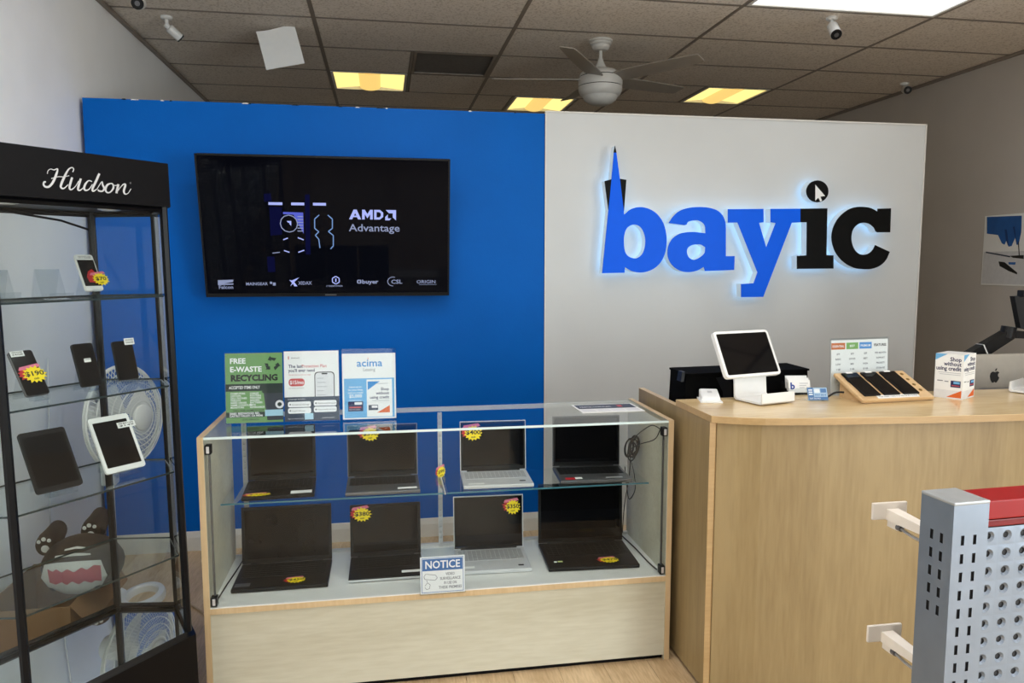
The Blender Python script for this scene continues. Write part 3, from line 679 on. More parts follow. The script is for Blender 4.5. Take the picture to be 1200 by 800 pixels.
# ---- cords inside the case
def cord(name, label, pts, r, m=M_BPLAS, seg=6):
    P_ = [Vector(p) for p in pts]; out = []
    for k in range(len(P_)-1):
        p0, p1, p2, p3 = P_[max(k-1, 0)], P_[k], P_[k+1], P_[min(k+2, len(P_)-1)]
        for j in range(seg):
            t_ = j/seg; out.append(.5*((2*p1)+(-p0+p2)*t_+(2*p0-5*p1+4*p2-p3)*t_*t_+(-p0+3*p1-3*p2+p3)*t_**3))
    out.append(P_[-1]); o = MB().tube(out, r, 6).build(name, m, None, True); tag(o, label, 'cord'); return o
pc = thing('power_cord', 'bundled black charger cords hanging at the right end of the case', 'cord', (1.03, 3.06, .78))
def part_cord(parent, name, pts, r, seg=6):
    P_ = [Vector(p) for p in pts]; out = []
    for k in range(len(P_)-1):
        p0, p1, p2, p3 = P_[max(k-1, 0)], P_[k], P_[k+1], P_[min(k+2, len(P_)-1)]
        for j in range(seg):
            t_ = j/seg; out.append(.5*((2*p1)+(-p0+p2)*t_+(2*p0-5*p1+4*p2-p3)*t_*t_+(-p0+3*p1-3*p2+p3)*t_**3))
    out.append(P_[-1]); return MB().tube(out, r, 6).build(name, M_BPLAS, parent, True)
rn = random.Random(3)
for k in range(9):
    a0 = rn.uniform(0, 6); cx, cy, cz = 1.048+rn.uniform(-.012, .012), 3.03+rn.uniform(-.03, .03), .79+rn.uniform(-.02, .02)
    pts = [(cx+.018*math.cos(a0+R(40*j)), cy+.03*math.sin(a0+R(40*j))*.6, cz+.035*math.sin(a0+R(40*j)+.6)) for j in range(10)]
    part_cord(pc, 'cord_loop', pts, .003)
part_cord(pc, 'cord_strand', [(1.066, 2.76, .935), (1.06, 2.85, .93), (1.045, 2.98, .86), (1.035, 3.03, .81)], .002)
part_cord(pc, 'cord_strand', [(1.066, 2.765, .93), (1.065, 2.82, .88), (1.05, 2.95, .83), (1.035, 3.03, .79)], .002)
part_cord(pc, 'cord_strand', [(1.03, 3.03, .77), (1.04, 2.99, .70), (1.05, 3.0, .62), (1.045, 3.06, .56), (1.03, 3.05, .62), (1.03, 3.08, .70)], .002)
part_cord(pc, 'cord_strand', [(1.045, 3.05, .76), (1.05, 3.08, .66), (1.05, 3.14, .5), (1.05, 3.16, DK+.02)], .002)
cord('lamp_cord', 'thin black cord running along the case deck at the right side', [(1.05, 3.16, DK+.004), (1.06, 3.0, DK+.004), (1.062, 2.86, DK+.004), (1.064, 2.765, DK+.01)], .0028)
cord('lamp_cord', 'thin black cord running along the case deck at the left side', [(-.59, 3.17, DK+.005), (-.598, 3.05, DK+.004), (-.61, 2.9, DK+.004), (-.612, 2.765, DK+.012)], .0028)
for x, sd in ((CX0+PT+.014, 'left'), (CX1-PT-.014, 'right')):
    part = MB().box((x-.0035, CY0+.014, DK+.04), (x+.0035, CY0+.020, CZ-.06)).build('light_strip', M_DSILV, case); part['label'] = 'slim dark vertical light strip'

# ---- sign holders on the glass top
SGZ = CZ+.0005
def sign_holder(name, label, cx, cy, wd, ht, rot=0, tilt=7, z=SGZ, foot=.07, paper=M_PAPER, ph=None):
    """L-shaped clear acrylic holder; returns the printable face"""
    M = Matrix.Translation((cx, cy, z)) @ Matrix.Rotation(rot, 4, 'Z')
    t = thing(name, label, 'sign', M=M)
    MB().box((-wd/2, -.004, 0), (wd/2, foot, .0025), M).build('foot', M_ACRYL, t)
    LM = M @ Matrix.Translation((0, 0, .0026)) @ Matrix.Rotation(-R(tilt), 4, 'X')
    MB().box((-wd/2, -.0045, 0), (wd/2, -.0025, ht), LM).build('front_pane', M_ACRYL, t)
    MB().box((-wd/2, .002, 0), (wd/2, .004, ht), LM).build('back_pane', M_ACRYL, t)
    h = ph or ht-.004
    pp = MB().box((-wd/2+.002, -.002, .002), (wd/2-.002, .0005, .002+h), LM).build('sheet', paper, t)
    m3 = LM.to_3x3()
    return t, Print(pp, LM @ Vector((-wd/2+.002, -.002, .002)), m3 @ Vector((wd-.004, 0, 0)), m3 @ Vector((0, 0, h)), .00012)
M_GRN = mat('sage_green_print', srgb(112, 158, 96), .6, 0, .02); M_DGR = mat('dark_green_print', srgb(26, 46, 40), .6, 0, .02)
M_BIN = mat('bin_grey_print', srgb(52, 58, 68), .6, 0, .06); M_LBL = mat('light_blue_print', srgb(110, 178, 226), .6, 0, .02); M_CYB = mat('brand_blue_print', srgb(40, 140, 210), .6)
M_ORG = mat('orange_print', srgb(226, 104, 38), .6, 0, .02); M_REDP = mat('coral_print', srgb(206, 84, 84), .6); M_SLATE = mat('slate_print', srgb(58, 68, 86), .6)
M_OFFW = mat('off_white_print', srgb(226, 226, 228), .6); M_PGREEN = mat('table_green_print', srgb(126, 176, 96), .6); M_PBLUE = mat('table_blue_print', srgb(84, 150, 216), .6); M_PORG = mat('table_orange_print', srgb(204, 112, 58), .6)
t, P = sign_holder('sign_holder', 'green free e-waste recycling flyer in an acrylic holder', -.487, 2.935, .212, .268, R(0), 5, paper=M_GRN)
P.text('lettering', M_WINK, 'FREE', .08, .855, .105, 2, .03).text('lettering', M_WINK, 'E-WASTE', .08, .735, .105, 2, .03, width=.55).text('lettering', M_INK, 'RECYCLING', .09, .605, .12, 2, .05, width=.82)
for k in range(3):
    a = R(90+120*k); cx, cy, q = .82, .84, .085
    f = lambda d, r: (cx+r*.115*math.cos(a+d), cy+r*.088*math.sin(a+d))
    P.poly('recycling_arrow', M_DGR, [f(-.65, 1.15), f(.2, 1.15), f(.2, 1.4), f(.75, .95), f(.2, .45), f(.2, .7), f(-.65, .6)], 2)
P.rect('banner', M_DGR, 0, .455, 1, .56, 1).text('lettering', M_WINK, 'ACCEPTED ITEMS ONLY', .06, .49, .058, 2, .02, width=.54)
its = [('COMPUTERS', 'CABLES'), ('LAPTOPS', 'ROUTERS'), ('CELL PHONES', 'PRINTERS'), ('TABLETS', 'SERVERS'), ('HARD DRIVES', 'BATTERIES'), ('GAME CONSOLES', 'MICE'), ('MONITORS', 'KEYBOARDS')]
for k, (a, b2) in enumerate(its):
    P.text('lettering', M_WINK, a, .08, .41-k*.033, .036, 2, .02); P.text('lettering', M_WINK, b2, .42, .41-k*.033, .036, 2, .02)
P.poly('bin_picture', M_BIN, [(.66, .45), (1, .47), (1, .03), (.72, .03), (.68, .28)], 1).poly('bin_picture', M_DGR, [(.62, .44), (.75, .50), (1, .50), (1, .42), (.66, .42)], 2)
P.disc('bin_emblem', M_OFFW, .94, .255, .06, 3).disc('bin_emblem', M_DGR, .94, .255, .03, 4).rect('photo_patch', mat('pale_cyan_print', srgb(170, 210, 228), .6), .68, .09, 1, .18, 3)
P.text('lettering', M_INK, 'CALL FOR HOME PICKUP', .12, .165, .038, 2, .02).rect('banner', M_DGR, 0, .08, .68, .155, 1).text('lettering', M_WINK, '20681 REDWOOD RD,', .06, .122, .042, 2, .03).text('lettering', M_WINK, 'CASTRO VALLEY, CA 94546', .06, .088, .040, 2, .03, width=.58)
P.text('lettering', M_DGR, '(510) 398-0374', .28, .035, .036, 2, .01); P.done()
t, P = sign_holder('sign_holder', 'white phone protection plan flyer in an acrylic holder, middle of three', -.275, 2.935, .208, .272, 0, 5)
P.text('lettering', M_GINK, 'amerect', .13, .895, .035, 1, .01).line('lettering', M_REDP, [(.085, .93), (.085, .885)], .012, 1)
P.text('lettering', M_NAVY, 'The last', .08, .765, .062, 1, .02).text('lettering', M_REDP, 'Protection Plan', .32, .765, .062, 1, .01, width=.45).text('lettering', M_NAVY, "you'll ever need", .08, .705, .062, 1, .02, width=.48).text('lettering', M_REDP, 'The last plan you will ever need', .08, .655, .026, 1, 0, width=.4)
P.rrect('price_pill', M_REDP, .08, .50, .37, .61, .045, 1).text('lettering', M_WINK, '$15/mo', .10, .53, .075, 2, .02, width=.25).text('lettering', M_GINK, 'per device per month', .08, .465, .024, 1)
P.rrect('phone_picture', M_INK, .55, .22, .92, .70, .05, 1).rrect('phone_picture', M_OFFW, .565, .2, .905, .688, .045, 2).rrect('phone_picture', M_INK, .68, .662, .79, .682, .009, 3)
for k in range(5): P.rect('phone_picture', M_LINK, .60, .60-k*.06, .72+.03*(k % 3), .612-k*.06, 3)
P.rect('panel', M_SLATE, 0, .0, 1, .345, 3).text('lettering', M_OFFW, 'Coverage includes', .06, .305, .032, 4)
for x0, y0, tx in ((.06, .20, 'Accidental damage'), (.53, .21, 'Mechanical breakdown'), (.06, .11, 'Liquid damage'), (.53, .12, 'Nationwide service')):
    P.rrect('panel_button', M_WINK, x0, y0, x0+.42, y0+.08, .025, 4).text('lettering', M_GINK, tx, x0+.07, y0+.028, .032, 5).disc('panel_dot', M_GINK, x0+.04, y0+.04, .012, 5)
P.rect('photo_patch', MATS['pale_cyan_print'], .36, .02, .52, .11, 5).text('lettering', M_OFFW, 'amerect.com', .68, .03, .032, 4).text('lettering', M_OFFW, 'Sign up today in store', .06, .03, .024, 4); P.done()
t, P = sign_holder('sign_holder', 'blue and white acima leasing sign in an acrylic holder, rightmost of three', -.058, 2.935, .208, .275, 0, 5, ph=.255)
P.text('lettering', M_CYB, 'acima', .27, .80, .16, 1, .012, width=.48).disc('lettering', M_ORG, .485, .92, .008, 1).text('lettering', M_GINK, 'Leasing', .39, .73, .07, 1, 0, width=.22)
P.rect('panel', M_LBL, .03, .02, .97, .62, 1)
for k, tx in enumerate(('Lease up to', 'for your shop', 'with no credit')): P.text('lettering', M_WINK, tx, .24, .48-k*.045, .04, 2, .01, 'CENTER')
P.text('lettering', M_WINK, '$5,000', .24, .33, .07, 2, .02, 'CENTER').text('lettering', M_WINK, 'available instantly', .24, .28, .026, 2, 0, 'CENTER')
P.rect('panel_box', M_NAVY, .10, .12, .38, .27, 2).rect('panel_box', M_WINK, .22, .22, .36, .26, 3).rect('panel_box', M_REDP, .12, .17, .34, .19, 3).text('lettering', M_WINK, 'No credit needed', .12, .14, .022, 3)
P.rect('leaflet_picture', M_PAPER, .45, .03, .93, .60, 3).poly('leaflet_picture', M_CYB, [(.47, .57), (.70, .57), (.47, .44)], 4).poly('leaflet_picture', M_ORG, [(.64, .09), (.88, .20), (.88, .09)], 4)
for k, tx in enumerate(('Shop', 'without', 'using credit')): P.text('lettering', M_NAVY, tx, .87, .43-k*.062, .062, 4, .02, 'RIGHT')
P.rect('leaflet_picture', M_SLATE, .48, .13, .66, .21, 4).rect('leaflet_picture', M_OFFW, .54, .165, .65, .2, 5).rect('leaflet_picture', M_LINK, .62, .53, .85, .54, 4).rect('leaflet_picture', M_LINK, .55, .27, .87, .28, 4); P.done()
# leaflet lying flat on the glass
L4 = [pZ(673, 474.5, CZ+.001), pZ(747, 472.5, CZ+.001), pZ(756, 482.5, CZ+.001), pZ(683, 484.5, CZ+.001)]
O = pZ(683, 484.5, CZ); U = Vector((.265, .0, 0)); V = Vector((-.005, .17, 0))
t = thing('leaflet', 'small printed leaflet in a clear sleeve lying flat on the glass top', 'leaflet', O)
MB().prism([O+Vector((0, 0, .0005)), O+U+Vector((0, 0, .0005)), O+U+V+Vector((0, 0, .0005)), O+V+Vector((0, 0, .0005))], (0, 0, .003)).build('sleeve', M_PAPER, t)
P = Print(t, O+Vector((0, 0, .0036)), U, V, .0002); P.rect('banner', M_SLATE, .03, .45, .97, .95, 1).text('lettering', M_OFFW, 'PROTECTION PLAN', .08, .6, .2, 2, .01, width=.5)
for k in range(4): P.rect('table_column', M_OFFW, .04+k*.235, .08, .25+k*.235, .4, 1)
P.rect('banner', M_REDP, .70, .6, .78, .8, 2); P.done()
# notice sign standing at the lower front of the case, clipped to the deck edge
t, P = sign_holder('notice_sign', 'blue and white notice sign for video surveillance clipped to the case deck', .2035, CY0-.006, .171, .172, 0, 3, DK-.006, .006, ph=.140)
NB = mat('notice_blue', srgb(64, 110, 170), .5)
for a in ((.03, .03, .97, .045), (.03, .955, .97, .97), (.03, .03, .042, .97), (.958, .03, .97, .97)): P.rect('border', NB, *a, 1)
P.rect('banner', NB, .05, .62, .95, .94, 1).text('lettering', M_WINK, 'NOTICE', .5, .685, .29, 2, .02, 'CENTER', width=.78)
for k, tx in enumerate(('VIDEO', 'SURVEILLANCE', 'IN USE ON', 'THESE PREMISES')): P.text('lettering', M_GINK, tx, .67, .48-k*.12, .105, 1, .02, 'CENTER', width=[.2, .46, .28, .52][k])
P.line('camera_drawing', M_GINK, [(.08, .47), (.12, .54), (.34, .50), (.38, .42), (.33, .36), (.10, .40), (.08, .47)], .012, 1).line('camera_drawing', M_GINK, [(.14, .38), (.16, .30), (.10, .22)], .012, 1).line('camera_drawing', M_GINK, [(.10, .18), (.14, .12), (.20, .14), (.22, .24), (.17, .30)], .012, 1); P.done()

# ------------------------------------------------------------------ six-sided glass tower
TA = R(38); TU = Vector((math.sin(TA), math.cos(TA), 0)); TN = Vector((math.cos(TA), -math.sin(TA), 0))
TLn, TDp, TEx = .525, .379, .105                  # front length, depth, how far the end points stick out
TB = Vector((-.67, 2.603, 0)); TAa = TB-TU*TLn
tc_ = TAa+TU*(TLn/2)-TN*(TDp/2)
LEAN = Matrix.Translation(tc_) @ Matrix.Rotation(R(-.75), 4, Vector((math.sin(YAW), math.cos(YAW), 0))) @ Matrix.Translation(-tc_)
def tw(s, t, z): return LEAN @ (TAa+TU*s-TN*t+Vector((0, 0, z)))
def hexa(g, z): # outline grown by g
    e = g*1.15
    return [tw(-g*.58, -g, z), tw(TLn+g*.58, -g, z), tw(TLn+TEx+e, TDp/2, z), tw(TLn+g*.58, TDp+g, z), tw(-g*.58, TDp+g, z), tw(-TEx-e, TDp/2, z)]
tower = thing('display_tower', 'tall black framed six-sided glass tower showing phones and tablets', 'display tower', tc_)
ZD, ZH0, ZH1 = .33, 1.757, 1.895
def slab(o0, o1): return MB().loft([o0[::-1], o1[::-1]])
slab(hexa(.022, .03), hexa(.022, ZD-.012)).build('base', M_BLACK, tower)
slab(hexa(.0, .0), hexa(.0, .03)).build('plinth', M_BLACK, tower)
slab(hexa(.0, ZD-.012), hexa(.0, ZD)).build('mirror_deck', M_MIRROR, tower)
slab(hexa(.020, ZH0), hexa(.020, ZH1)).build('header', M_BLACK, tower)
hx = hexa(.0, 0)
for k in range(6):
    top = hexa(0, ZH0)[k]; bot = hexa(0, ZD)[k]
    MB().tube([bot, top], .0125, 6).build('post', M_BLACK, tower)
    a0, a1 = hexa(0, ZD+.010)[k], hexa(0, ZD+.010)[(k+1) % 6]
    if k != 0: MB().tube([a0, a1], .010, 4).build('bottom_rail', M_BLACK, tower)
    h0, h1 = hexa(0, ZH0-.008)[k], hexa(0, ZH0-.008)[(k+1) % 6]
    MB().tube([h0, h1], .009, 4).build('top_rail', M_BLACK, tower)
    p0, p1, q0, q1 = hexa(-.002, ZD+.002)[k], hexa(-.002, ZD+.002)[(k+1) % 6], hexa(-.002, ZH0-.002)[k], hexa(-.002, ZH0-.002)[(k+1) % 6]
    inn = (tc_-(hx[k]+hx[(k+1) % 6])/2); inn.z = 0; inn.normalize()
    MB().prism([p0, p1, q1, q0], inn*.004).build('glass_pane', M_GLASS, tower)
SHZ = [1.474, 1.178, .888, .600]
M_SEDGE = mat('dark_green_shelf_edge', srgb(38, 52, 56), .2)
for z in SHZ:
    s_ = slab(hexa(-.014, z-.006), hexa(-.014, z)).build('glass_shelf', M_GLASS, tower)
    a = hexa(-.0135, z-.006); b_ = hexa(-.0135, z)
    e = MB()
    for k in range(6): e.quad(a[k], a[(k+1) % 6], b_[(k+1) % 6], b_[k])
    e.build('shelf_edge', M_SEDGE, s_)
# puck lights under the header and its cable
for s_, t_ in ((.10, .10), (.42, .12)):
    c = tw(s_, t_, ZH0); pk = MB().lathe([(.0, 0), (.032, 0), (.034, -.004), (.032, -.010), (.0, -.010)], 20, Matrix.Translation(c)).build('puck_light', M_SILV, tower, True)
    MB().lathe([(.0, -.0102), (.022, -.0102), (.022, -.012), (.0, -.012)], 16, Matrix.Translation(c)).build('lens', M_LSILV, pk)
MB().tube([tw(.16, TDp-.05, ZH0-.006), tw(.26, TDp-.04, ZH0-.018), tw(.40, TDp-.03, ZH0-.034), tw(.5, TDp-.02, ZH0-.06)], .004, 6).build('cable', M_BLACK, tower)
# script name on the header
HN = LEAN.to_3x3() @ TN
hp = tw(0, -.0205, ZH0)
M_SCRIPT = mat('silver_lettering', srgb(205, 206, 208), .35, .3)
def hpt(x, y, off=.001): return pP(x/5.714, 170+y/5.714, hp, HN)+HN*off
strokes = [
 [(316,192,3),(320,172,3),(338,160,3),(360,166,4),(384,160,5),(374,200,9),(352,250,9),(326,278,8),(302,278,7),(290,264,7),(294,248,7),(306,246,5)],
 [(342,224,3),(385,212,3),(425,212,3),(462,204,3)],
 [(486,180,4),(492,160,4),(478,150,4),(455,166,6),(430,212,9),(408,264,9),(408,284,7),(426,290,5),(455,264,3)],
 [(482,216,8),(468,262,9),(464,288,7),(476,298,5),(502,278,3),(526,240,3)],
 [(540,224,8),(524,276,9),(522,298,7),(536,302,5),(562,280,3)],
 [(614,244,4),(592,238,4),(570,262,8),(562,290,8),(574,303,6),(596,294,4),(618,262,3)],
 [(664,190,8),(640,245,9),(618,292,8),(624,308,6),(648,294,3)],
 [(648,294,3),(680,246,4),(686,266,7),(696,290,7),(684,308,6),(662,306,6),(655,298,5)],
 [(740,256,4),(716,268,8),(705,298,8),(718,318,5),(740,312,5),(758,286,7),(754,262,5),(740,256,4)],
 [(752,268,3),(776,270,3),(790,262,4)],
 [(792,262,8),(784,294,9),(778,322,8)],
 [(782,312,4),(806,282,3),(826,262,5),(838,268,8),(828,306,8),(836,327,5),(856,322,3),(876,292,3)]]
word = MB()
for st in strokes:
    pts = []
    for k in range(len(st)-1):
        p0, p1, p2, p3 = (Vector(st[max(0, min(len(st)-1, k+j-1))]) for j in range(4))
        for j in range(5):
            t_ = j/5; pts.append(.5*((2*p1)+(-p0+p2)*t_+(2*p0-5*p1+4*p2-p3)*t_*t_+(-p0+3*p1-3*p2+p3)*t_**3))
    pts.append(Vector(st[-1]))
    Lf, Rg = [], []
    for k, p in enumerate(pts):
        d = pts[min(k+1, len(pts)-1)]-pts[max(k-1, 0)]; d.z = 0; n2 = Vector((-d.y, d.x, 0)).normalized()*p.z*.88
        Lf.append((p.x+n2.x, p.y+n2.y)); Rg.append((p.x-n2.x, p.y-n2.y))
    for k in range(len(pts)-1): word.quad(hpt(*Lf[k]), hpt(*Lf[k+1]), hpt(*Rg[k+1]), hpt(*Rg[k]))
o = word.build('script_lettering', M_SCRIPT, tower); o['kind'] = 'stuff'
MB().poly([hpt(872+6*math.cos(R(40*k)), 254+7*math.sin(R(40*k)), .0012) for k in range(9)]).build('registered_mark', mat('dim_grey_print', srgb(90, 90, 92), .5), tower)

# ---- phones, tablets and their acrylic stands in the tower
ZAX = LEAN.to_3x3() @ Vector((0, 0, 1))
def gadget(name, label, cat, px, py, zs, wd, ht, yawd, tilt, body, scr, radius=.008, th=.008, border=.003, chin=.003, lift=.016, group=None, stand=True, slab_label=None):
    base = pP(px, py, tw(.2, .2, zs), ZAX)
    RZ = Matrix.Rotation(R(yawd), 4, 'Z')
    M0 = Matrix.Translation(base) @ RZ
    M = M0 @ Matrix.Translation((0, 0, lift)) @ Matrix.Rotation(-R(tilt), 4, 'X')
    t = thing(name, label, cat, M=M, group=group)
    def rr(x0, z0, x1, z1, r, y):
        out = []
        for cx, cz, q in ((x1-r, z1-r, 0), (x0+r, z1-r, 1), (x0+r, z0+r, 2), (x1-r, z0+r, 3)):
            for k in range(4): a = (q+k/3)*math.pi/2; out.append(M @ Vector((cx+r*math.cos(a), y, cz+r*math.sin(a))))
        return out
    MB().loft([rr(-wd/2, 0, wd/2, ht, radius, 0), rr(-wd/2, 0, wd/2, ht, radius, th)]).build('body', body, t)
    sc = MB(); a = rr(-wd/2+border, chin, wd/2-border, ht-chin, max(.002, radius-border), -.0006); sc.poly(a[::-1]); sc.build('screen', scr, t)
    # stand
    if stand:
        sw = wd*.62; u = M0
        st = thing('acrylic_stand', slab_label, 'stand', M=M0, group='clear acrylic stands in the tower')
        h = min(ht*.62, .12); ct, sn = math.cos(R(tilt)), math.sin(R(tilt))
        y0 = th/ct+.0015
        MB().prism([M0 @ Vector((-sw/2, y0+.001, .006)), M0 @ Vector((-sw/2, y0+h*sn, h*ct)), M0 @ Vector((-sw/2, y0+h*sn+.002, h*ct)), M0 @ Vector((-sw/2, y0+.003, .006))], (M0.to_3x3() @ Vector((sw, 0, 0)))).build('back_rest', M_ACRYL, st)
        MB().prism([M0 @ Vector((-sw/2, y0+h*sn, h*ct)), M0 @ Vector((-sw/2, y0+h*sn+.004, h*ct)), M0 @ Vector((-sw/2, y0+h*sn+.03, 0)), M0 @ Vector((-sw/2, y0+h*sn+.027, 0))], (M0.to_3x3() @ Vector((sw, 0, 0)))).build('rear_leg', M_ACRYL, st)
        MB().prism([M0 @ Vector((-sw/2, y0+.003, .006)), M0 @ Vector((-sw/2, -.012, .004)), M0 @ Vector((-sw/2, -.012, .001)), M0 @ Vector((-sw/2, y0+.003, .001))], (M0.to_3x3() @ Vector((sw, 0, 0)))).build('ledge', M_ACRYL, st)
        MB().prism([M0 @ Vector((-sw/2, -.012, .001)), M0 @ Vector((-sw/2, -.0145, .001)), M0 @ Vector((-sw/2, -.018, .022)), M0 @ Vector((-sw/2, -.0155, .022))], (M0.to_3x3() @ Vector((sw, 0, 0)))).build('lip', M_EDGE if False else M_ACRYL, st)
    return t, M
def face_pt(M, x, z, hx, hz, off=-.003):
    m3 = M.to_3x3(); return M @ Vector((x, off, z)), m3 @ Vector((hx, 0, 0)), m3 @ Vector((0, 0, hz))
def paper_label(t, M, x, z, wx, wz, lines):
    l = MB().box((x-wx/2, -.0022, z-wz/2), (x+wx/2, -.0012, z+wz/2), M).build('spec_label', M_PAPER, t)
    m3 = M.to_3x3(); Pp = Print(l, M @ Vector((x-wx/2, -.0023, z-wz/2)), m3 @ Vector((wx, 0, 0)), m3 @ Vector((0, 0, wz)), .0002)
    for k, tx in enumerate(lines): Pp.text('lettering', M_INK, tx, .5, .62-k*.38, .34, 1, .02, 'CENTER', width=.8)
    Pp.done()
M_DGLASS = mat('dark_phone_glass', (.007, .007, .008), .12, 0, .05, 10, spec=.2)
TY = 54
t, M = gadget('phone', 'white phone with red wallpaper and a $70 burst on the top shelf', 'phone', 112, 346, SHZ[0], .064, .132, TY, 24, M_WHITE, M_WHITE, slab_label='clear stand under the white phone on the top shelf')
MB().box((-.029, -.0010, .017), (.029, -.0006, .112), M).build('display', M_DGLASS, t)
MB().poly([M @ Vector((x, -.0014, z)) for x, z in ((-.010, .03), (.024, .028), (.026, .06), (.012, .078), (-.004, .07), (-.014, .05))][::-1]).build('wallpaper_print', M_RED, t)
paper_label(t, M, 0, .121, .056, .014, ('UNLOCKED 16GB', 'A1688'))
price_burst(t, *face_pt(M, .032, .040, .030, .024), '$70', 21)
t, M = gadget('phone', 'black phone with a $190 burst leaning by the front post, second shelf', 'phone', 46, 469, SHZ[1], .072, .148, TY+3, 30, M_DSILV, M_DGLASS, border=.0015, chin=.0015, slab_label='clear stand under the phone with the $190 burst')
price_burst(t, *face_pt(M, .012, .066, .036, .028), '$190', 22); paper_label(t, M, -.012, .138, .04, .018, ('UNLOCKED', '64GB'))
t, M = gadget('phone', 'plain black phone with one small white tag in its middle', 'phone', 109, 458, SHZ[1], .070, .140, TY, 18, M_BPLAS, M_DGLASS, slab_label='clear stand under the plain phone with the small tag')
paper_label(t, M, .004, .084, .022, .012, ('128GB',))
t, M = gadget('phone', 'black phone with a white corner label before the blue wall', 'phone', 152, 450, SHZ[1], .070, .132, TY-6, 15, M_BPLAS, M_DGLASS, slab_label='clear stand under the phone with the white corner label')
paper_label(t, M, .024, .128, .034, .022, ('UNLOCKED', '256GB'))
t, M = gadget('tablet', 'black tablet on the third shelf beside the front post', 'tablet', 72, 579, SHZ[2], .135, .195, TY-6, 30, M_BPLAS, M_DGLASS, .009, .008, .008, .016, slab_label='clear stand under the black tablet')
t, M = gadget('tablet', 'white tablet with a paper label on the third shelf', 'tablet', 149, 556, SHZ[2], .135, .195, TY-6, 30, M_WHITE, M_DGLASS, .009, .008, .010, .018, slab_label='clear stand under the white tablet')
paper_label(t, M, .050, .155, .062, .02, ('IPAD MINI 4 128GB', '$149'))
def empty_stand(px, py, zs, label):
    base = pP(px, py, tw(.2, .2, zs), ZAX); M0 = Matrix.Translation(base) @ Matrix.Rotation(R(TY), 4, 'Z')
    st = thing('acrylic_stand', label, 'stand', M=M0, group='clear acrylic stands in the tower'); ex = M0.to_3x3() @ Vector((.07, 0, 0))
    for nm, q in (('back_rest', [(.004, .004), (.034, .088), (.0365, .088), (.0065, .004)]), ('rear_leg', [(.034, .088), (.0365, .088), (.06, 0), (.0575, 0)]), ('ledge', [(.0065, .006), (-.02, .003), (-.02, .0005), (.0065, .003)]), ('lip', [(-.02, .0005), (-.0225, .0005), (-.028, .022), (-.0255, .022)])):
        MB().prism([M0 @ Vector((-.035, a, b2)) for a, b2 in q], ex).build(nm, M_ACRYL, st)
empty_stand(66, 352, SHZ[0], 'empty clear stand on the top shelf left of the white phone')
empty_stand(5, 351, SHZ[0], 'empty clear stand on the top shelf cut by the picture edge')

# ------------------------------------------------------------------ floor things behind the tower
fanY = 3.72; fb = pY(133, 640, fanY); fb.z = 0
fan = thing('pedestal_fan', 'white round pedestal fan standing between tower and blue wall', 'fan', fb)
M_FANW = mat('white_fan_plastic', srgb(238, 238, 236), .4, 0, .01)
# D-shaped ring foot reaching out in front
ring = []
for k in range(28):
    a = 2*math.pi*k/28; ring.append(fb+Vector((.135+.098*math.cos(a), -.06+.15*math.sin(a), .0)))
cen = fb+Vector((.135, -.06, 0))
rg = MB(); prof = [(1.0, 0), (.99, .018), (.93, .03), (.70, .036), (.64, .028), (.62, 0)]
rg.loft([[cen+(p-cen)*q+Vector((0, 0, z)) for p in ring] for q, z in prof], cap=False)
rg.build('ring_foot', M_FANW, fan, True)
MB().bbox((fb.x-.02, fanY-.075, .0), (fb.x+.055, fanY-.02, .02), .006).build('foot_bridge', M_FANW, fan)
MB().tube([fb+Vector((0, 0, .0)), fb+Vector((0, 0, .95))], .017, 12).build('pole', M_FANW, fan, True)
MB().bbox((fb.x-.03, fanY-.035, .55), (fb.x+.035, fanY+.03, .67), .01).build('control_box', M_FANW, fan)
MB().lathe([(.0, 0), (.05, 0), (.045, .02), (.022, .04), (.018, .09)], 20, Matrix.Translation(fb)).build('pole_socket', M_FANW, fan, True)
hc = pY(151, 489, fanY-.10)
fd = Vector((.93, -.36, .04)).normalized(); fx = fd.cross(Vector((0, 0, 1))).normalized(); fz = fx.cross(fd)
FM = frame_m(hc, fx, fz, fd)
FR = .238
MB().tube([FM @ Vector((0, 0, -.20)), FM @ Vector((0, 0, -.07))], .055, 16).build('motor_housing', M_FANW, fan, True)
MB().tube([fb+Vector((0, 0, .93)), (fb+Vector((0, 0, .95))+(FM @ Vector((0, 0, -.16))))/2, FM @ Vector((0, 0, -.15))], .025, 10).build('neck', M_FANW, fan, True)
cage = thing_none = None
gr = MB()
for r_, z_ in ((FR, -.02), (FR, -.03)): gr.tube([FM @ Vector((r_*math.cos(2*math.pi*k/48), r_*math.sin(2*math.pi*k/48), z_)) for k in range(48)], .006, 6, True)
gr.build('grille_rim', M_FANW, fan, True)
for r_ in (.215, .19, .16, .13, .10, .075):
    zf = .075*(1-(r_/FR)**2)
    MB().tube([FM @ Vector((r_*math.cos(2*math.pi*k/40), r_*math.sin(2*math.pi*k/40), zf)) for k in range(40)], .0022, 5, True).build('grille_ring', M_FANW, fan, True)
sp = MB()
for k in range(72):
    a = 2*math.pi*k/72; da = .25
    pts = []
    for j in range(6):
        r_ = .055+(FR-.055)*j/5; pts.append(FM @ Vector((r_*math.cos(a+da*j/5), r_*math.sin(a+da*j/5), .075*(1-(r_/FR)**2)-.002-.02*(j/5)**4)))
    sp.tube(pts, .0014, 4)
    sp.tube([FM @ Vector((r_*math.cos(a), r_*math.sin(a), -.03-.05*(1-(r_/FR)**2))) for r_ in (FR, .12, .055)], .0014, 4)
o = sp.build('grille_wires', M_FANW, fan); o['kind'] = 'stuff'
MB().lathe([(.0, .084), (.05, .082), (.058, .076), (.058, .066), (.0, .064)], 28, FM).build('grille_badge', M_FANW, fan, True)
